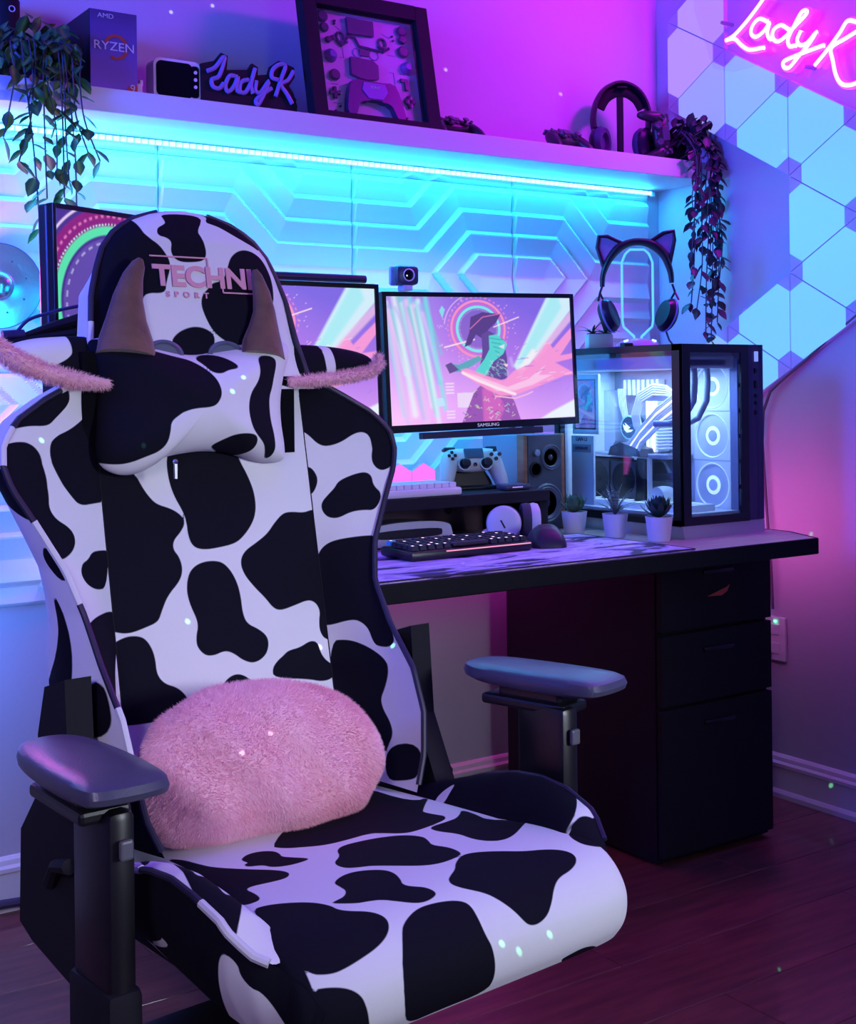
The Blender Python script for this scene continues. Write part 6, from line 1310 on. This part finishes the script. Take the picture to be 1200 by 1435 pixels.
def vv(x0, x1, zend, y=-.125, m_=.5):
    return [(rg.uniform(-.03,.03),-.04,.085),(x0,-.105,.075),(x0+rg.uniform(-.01,.01),-.125,.0),(x0+(x1-x0)*.5+rg.uniform(-.012,.012),-.12,zend*.5),(x1,-.115,zend)]
vines = [vv(-.03,-.055,-.17),vv(-.065,-.085,-.125),vv(-.045,-.015,-.30),vv(-.0,.00,-.24),vv(.02,.035,-.235),vv(.03,.06,-.28),vv(.05,.085,-.14),vv(.065,.11,-.155),vv(-.02,-.03,-.10),vv(.0,.02,-.20),vv(.03,.045,-.20)]
hanging(pt, None, vines, lg, stm, .040, .034, rg, bush=125, bc=(0,-.03,.065), br=(.100,.080,.075))
p2 = thing('trailing_plant', 'dark trailing plant hanging from the right end of the shelf', 'plant', (-.088,-.125,SZ))
obj('pot', MB().box((-.0,.0,.042),(.092,.092,.084),bev=.004), mat('pot_black',(.006,.006,.012),.5), p2)
def v2(x0, x1, zend): return [(rg.uniform(-.02,.04),-.03,.085),(x0,-.085,.085),(x0+.005,-.135,.02),(x0+(x1-x0)*.4+rg.uniform(-.01,.01),-.145,zend*.35),(x0+(x1-x0)*.7+rg.uniform(-.012,.012),-.15,zend*.7),(x1,-.145,zend)]
vines = [v2(-.03,-.045,-.14),v2(-.03,-.050,-.31),v2(-.01,-.035,-.42),v2(-.02,-.055,-.40),v2(-.01,-.02,-.22),v2(.03,.0,-.48),v2(.04,.02,-.50),v2(.05,.045,-.45),v2(.055,.055,-.33),v2(.035,.03,-.38),v2(.045,.02,-.26),v2(.02,.0,-.20),v2(.055,.05,-.22),v2(.03,.01,-.12)]
hanging(p2, None, vines, ld, mat('vine_dark',(.03,.03,.07),.6), .035, .029, rg, bush=80, bc=(.015,-.075,.085), br=(.060,.055,.045))
# dark bottle-shaped speaker at the far left, pale pot behind plant
tb = thing('tall_black_speaker', 'tall black rounded speaker standing behind the plant at the far left of the shelf', 'speaker', (-1.925,-.045,SZ))
obj('speaker_body', MB().lathe([(.026,0),(.028,.004),(.028,.20),(.024,.206),(0,.206)],24), matte, tb, smooth=True)
obj('speaker_emblem', MB().tube([(.006*math.cos(a)+.004,-.0285,.178+.006*math.sin(a)) for a in np.linspace(0,2*PI,14,endpoint=False)],.0012,6,closed=True), wht, tb)
pv = thing('stone_bowl', 'pale grey marbled bowl at the left end of the shelf behind the leaves', 'bowl', (-2.035,-.145,SZ))
obj('bowl_body', MB().lathe([(.030,0),(.048,.015),(.055,.045),(.050,.048),(.044,.020),(0,.012)],28), mat('marble',(.55,.55,.62),.5,noise=((.25,.25,.33),14.)), pv, smooth=True)
# ---------------------------------------------------------------- cymbal, mic arm at the left
cy_ = thing('cymbal', 'round brushed metal cymbal hanging on the relief wall at the left edge', 'cymbal', (-1.950,-.055,1.325), (PI/2+.06,0,-.12))
cyml = mat('cymbal_metal',(.35,.55,.62),.32,.85,bump=.2,bscale=120)
obj('cymbal_bow', MB().lathe([(.089,-.006),(.0885,-.004),(.06,.002),(.032,.006),(.030,.0075)],64,None,False), cyml, cy_, smooth=True)
obj('cymbal_bell', MB().lathe([(.030,.0075),(.027,.012),(.018,.020),(.006,.024),(0,.0245)],40,None,False), mat('bell_metal',(.30,.34,.42),.25,.9), cy_, smooth=True)
mb = MB()
for a in np.linspace(0,2*PI,9)[:-1]: mb.lathe([(.0022,.0),(.0022,.0035),(0,.0035)],8,T(.058*math.cos(a+.3),.058*math.sin(a+.3),.001))
obj('rivet', mb, mat('rivet_dark',(.02,.04,.10),.4), cy_)
obj('cymbal_rim', MB().lathe([(.0885,-.0055),(.0905,-.0045),(.0885,-.0035)],64,None,False), mat('rim_blue',(.08,.2,.4),.3,.6), cy_)
obj('wall_hook', MB().tube([(0,0,.0),(0,0,-.045)],.004,8), black, cy_)
ma_ = thing('microphone_arm', 'black jointed boom arm with a cable reaching left behind the chair', 'boom arm', (-1.715,-.66,DZ))
def A3(px_, z_, y_): return (px_+1.715, y_+.66, z_-DZ)
pa = [A3(-1.715,.76,-.66), A3(-1.715,1.22,-.66)]
obj('arm_post', MB().tube(pa,.012,10), black, ma_, smooth=True)
obj('boom_bar', MB().tube([A3(-1.715,1.24,-.66),A3(-1.90,1.238,-.63),A3(-1.969,1.226,-.62),A3(-2.019,1.212,-.62),A3(-2.066,1.196,-.62)],[.016,.016,.014,.011,.007],10,flat=.8), matte, ma_, smooth=True)
obj('joint', MB().tube([A3(-2.106,1.196,-.62),A3(-2.070,1.198,-.62)],.0080,12), mat('joint_blue',(.02,.02,.10),.4), ma_, smooth=True)
obj('boom_bar', MB().tube([A3(-2.100,1.181,-.62),A3(-2.062,1.191,-.62),A3(-1.989,1.200,-.62),A3(-1.90,1.225,-.63)],[.006,.008,.010,.010],8), matte, ma_, smooth=True)
obj('arm_cable', MB().tube(sm([A3(-2.083,1.200,-.62),A3(-2.062,1.222,-.62),A3(-2.028,1.234,-.62),A3(-1.988,1.245,-.62),A3(-1.90,1.262,-.62)]),.0030,8), mat('cable_navy',(.02,.02,.12),.4), ma_, smooth=True)
obj('clamp', MB().box((0,0,.015),(.05,.05,.03),bev=.004), black, ma_)
wc_ = tag(obj('floor_cord', MB().tube([(-2.08,-.032,.022),(-1.95,-.034,.024),(-1.78,-.036,.012)],.010,8), mat('cord_dark',(.03,.03,.08),.5), smooth=True), 'thick dark cord with white plug lying along the left baseboard', 'cord')
# ---------------------------------------------------------------- star projector: a ceiling lamp with pinhole beams
def star(target, col, power, ang=.0175, r_=.00125):
    d = bpy.data.lights.new('star_beam','SPOT'); d.spot_size = ang; d.spot_blend = 0.; d.color = col; d.energy = power; d.shadow_soft_size = .001
    d.use_nodes = True; nt = d.node_tree; em = nt.nodes['Emission']       # a pinhole slide in the projector narrows the beam
    tc = nt.nodes.new('ShaderNodeTexCoord'); mu = nt.nodes.new('ShaderNodeVectorMath'); mu.operation = 'MULTIPLY'; mu.inputs[1].default_value = (1,1,0)
    ln = nt.nodes.new('ShaderNodeVectorMath'); ln.operation = 'LENGTH'; lt = nt.nodes.new('ShaderNodeMapRange'); lt.inputs['From Min'].default_value = r_*1.25; lt.inputs['From Max'].default_value = r_*.7
    nt.links.new(tc.outputs['Normal'], mu.inputs[0]); nt.links.new(mu.outputs[0], ln.inputs[0]); nt.links.new(ln.outputs['Value'], lt.inputs['Value']); nt.links.new(lt.outputs[0], em.inputs['Strength'])
    o = bpy.data.objects.new('star_beam', d); COL.objects.link(o); o.location = STAR0
    o.rotation_euler = (Vector(target)-Vector(STAR0)).to_track_quat('-Z','Y').to_euler()
STAR0 = (-2.95,-3.0,2.30)
STARS = [((-1.86, -0.993, 1.055), 'g', 1), ((-1.838, -0.986, 1.079), 'g', 1), ((-1.971, -1.059, 0.761), 'g', 1), ((-1.61, -1.05, 0.628), 'g', 1), ((-1.748, -1.049, 0.701), 'w', 1), ((-2.016, -1.02, 0.988), 'g', 1), ((-2.17, -1.03, 1.017), 'g', 1), ((-1.993, -1.28, 0.617), 'w', 0.6), ((-1.949, -1.274, 0.642), 'w', 0.6), ((-1.84, -1.631, 0.464), 'g', 0.8), ((-1.813, -1.628, 0.446), 'g', 0.8), ((-1.764, -1.624, 0.453), 'g', 0.8), ((-1.534, 0.0, 1.975), 'w', 0.8), ((-1.43, 0.0, 2.006), 'w', 0.8), ((-0.763, 0.0, 1.941), 'w', 0.8), ((-0.371, 0.0, 1.923), 'w', 0.8), ((-0.016, -0.489, 1.718), 'c', 1.5), ((-0.01, -0.559, 0.716), 'g', 1), ((-0.01, -0.613, 0.068), 'g', 1), ((-0.859, 0.0, 0.385), 'w', 1), ((-0.698, 0.0, 0.264), 'w', 1)]
for P_, c_, k_ in STARS:
    star(P_, {'g':(.25,1.,.45),'w':(.8,.9,1.),'c':(.2,.9,1.)}[c_], 700*k_)
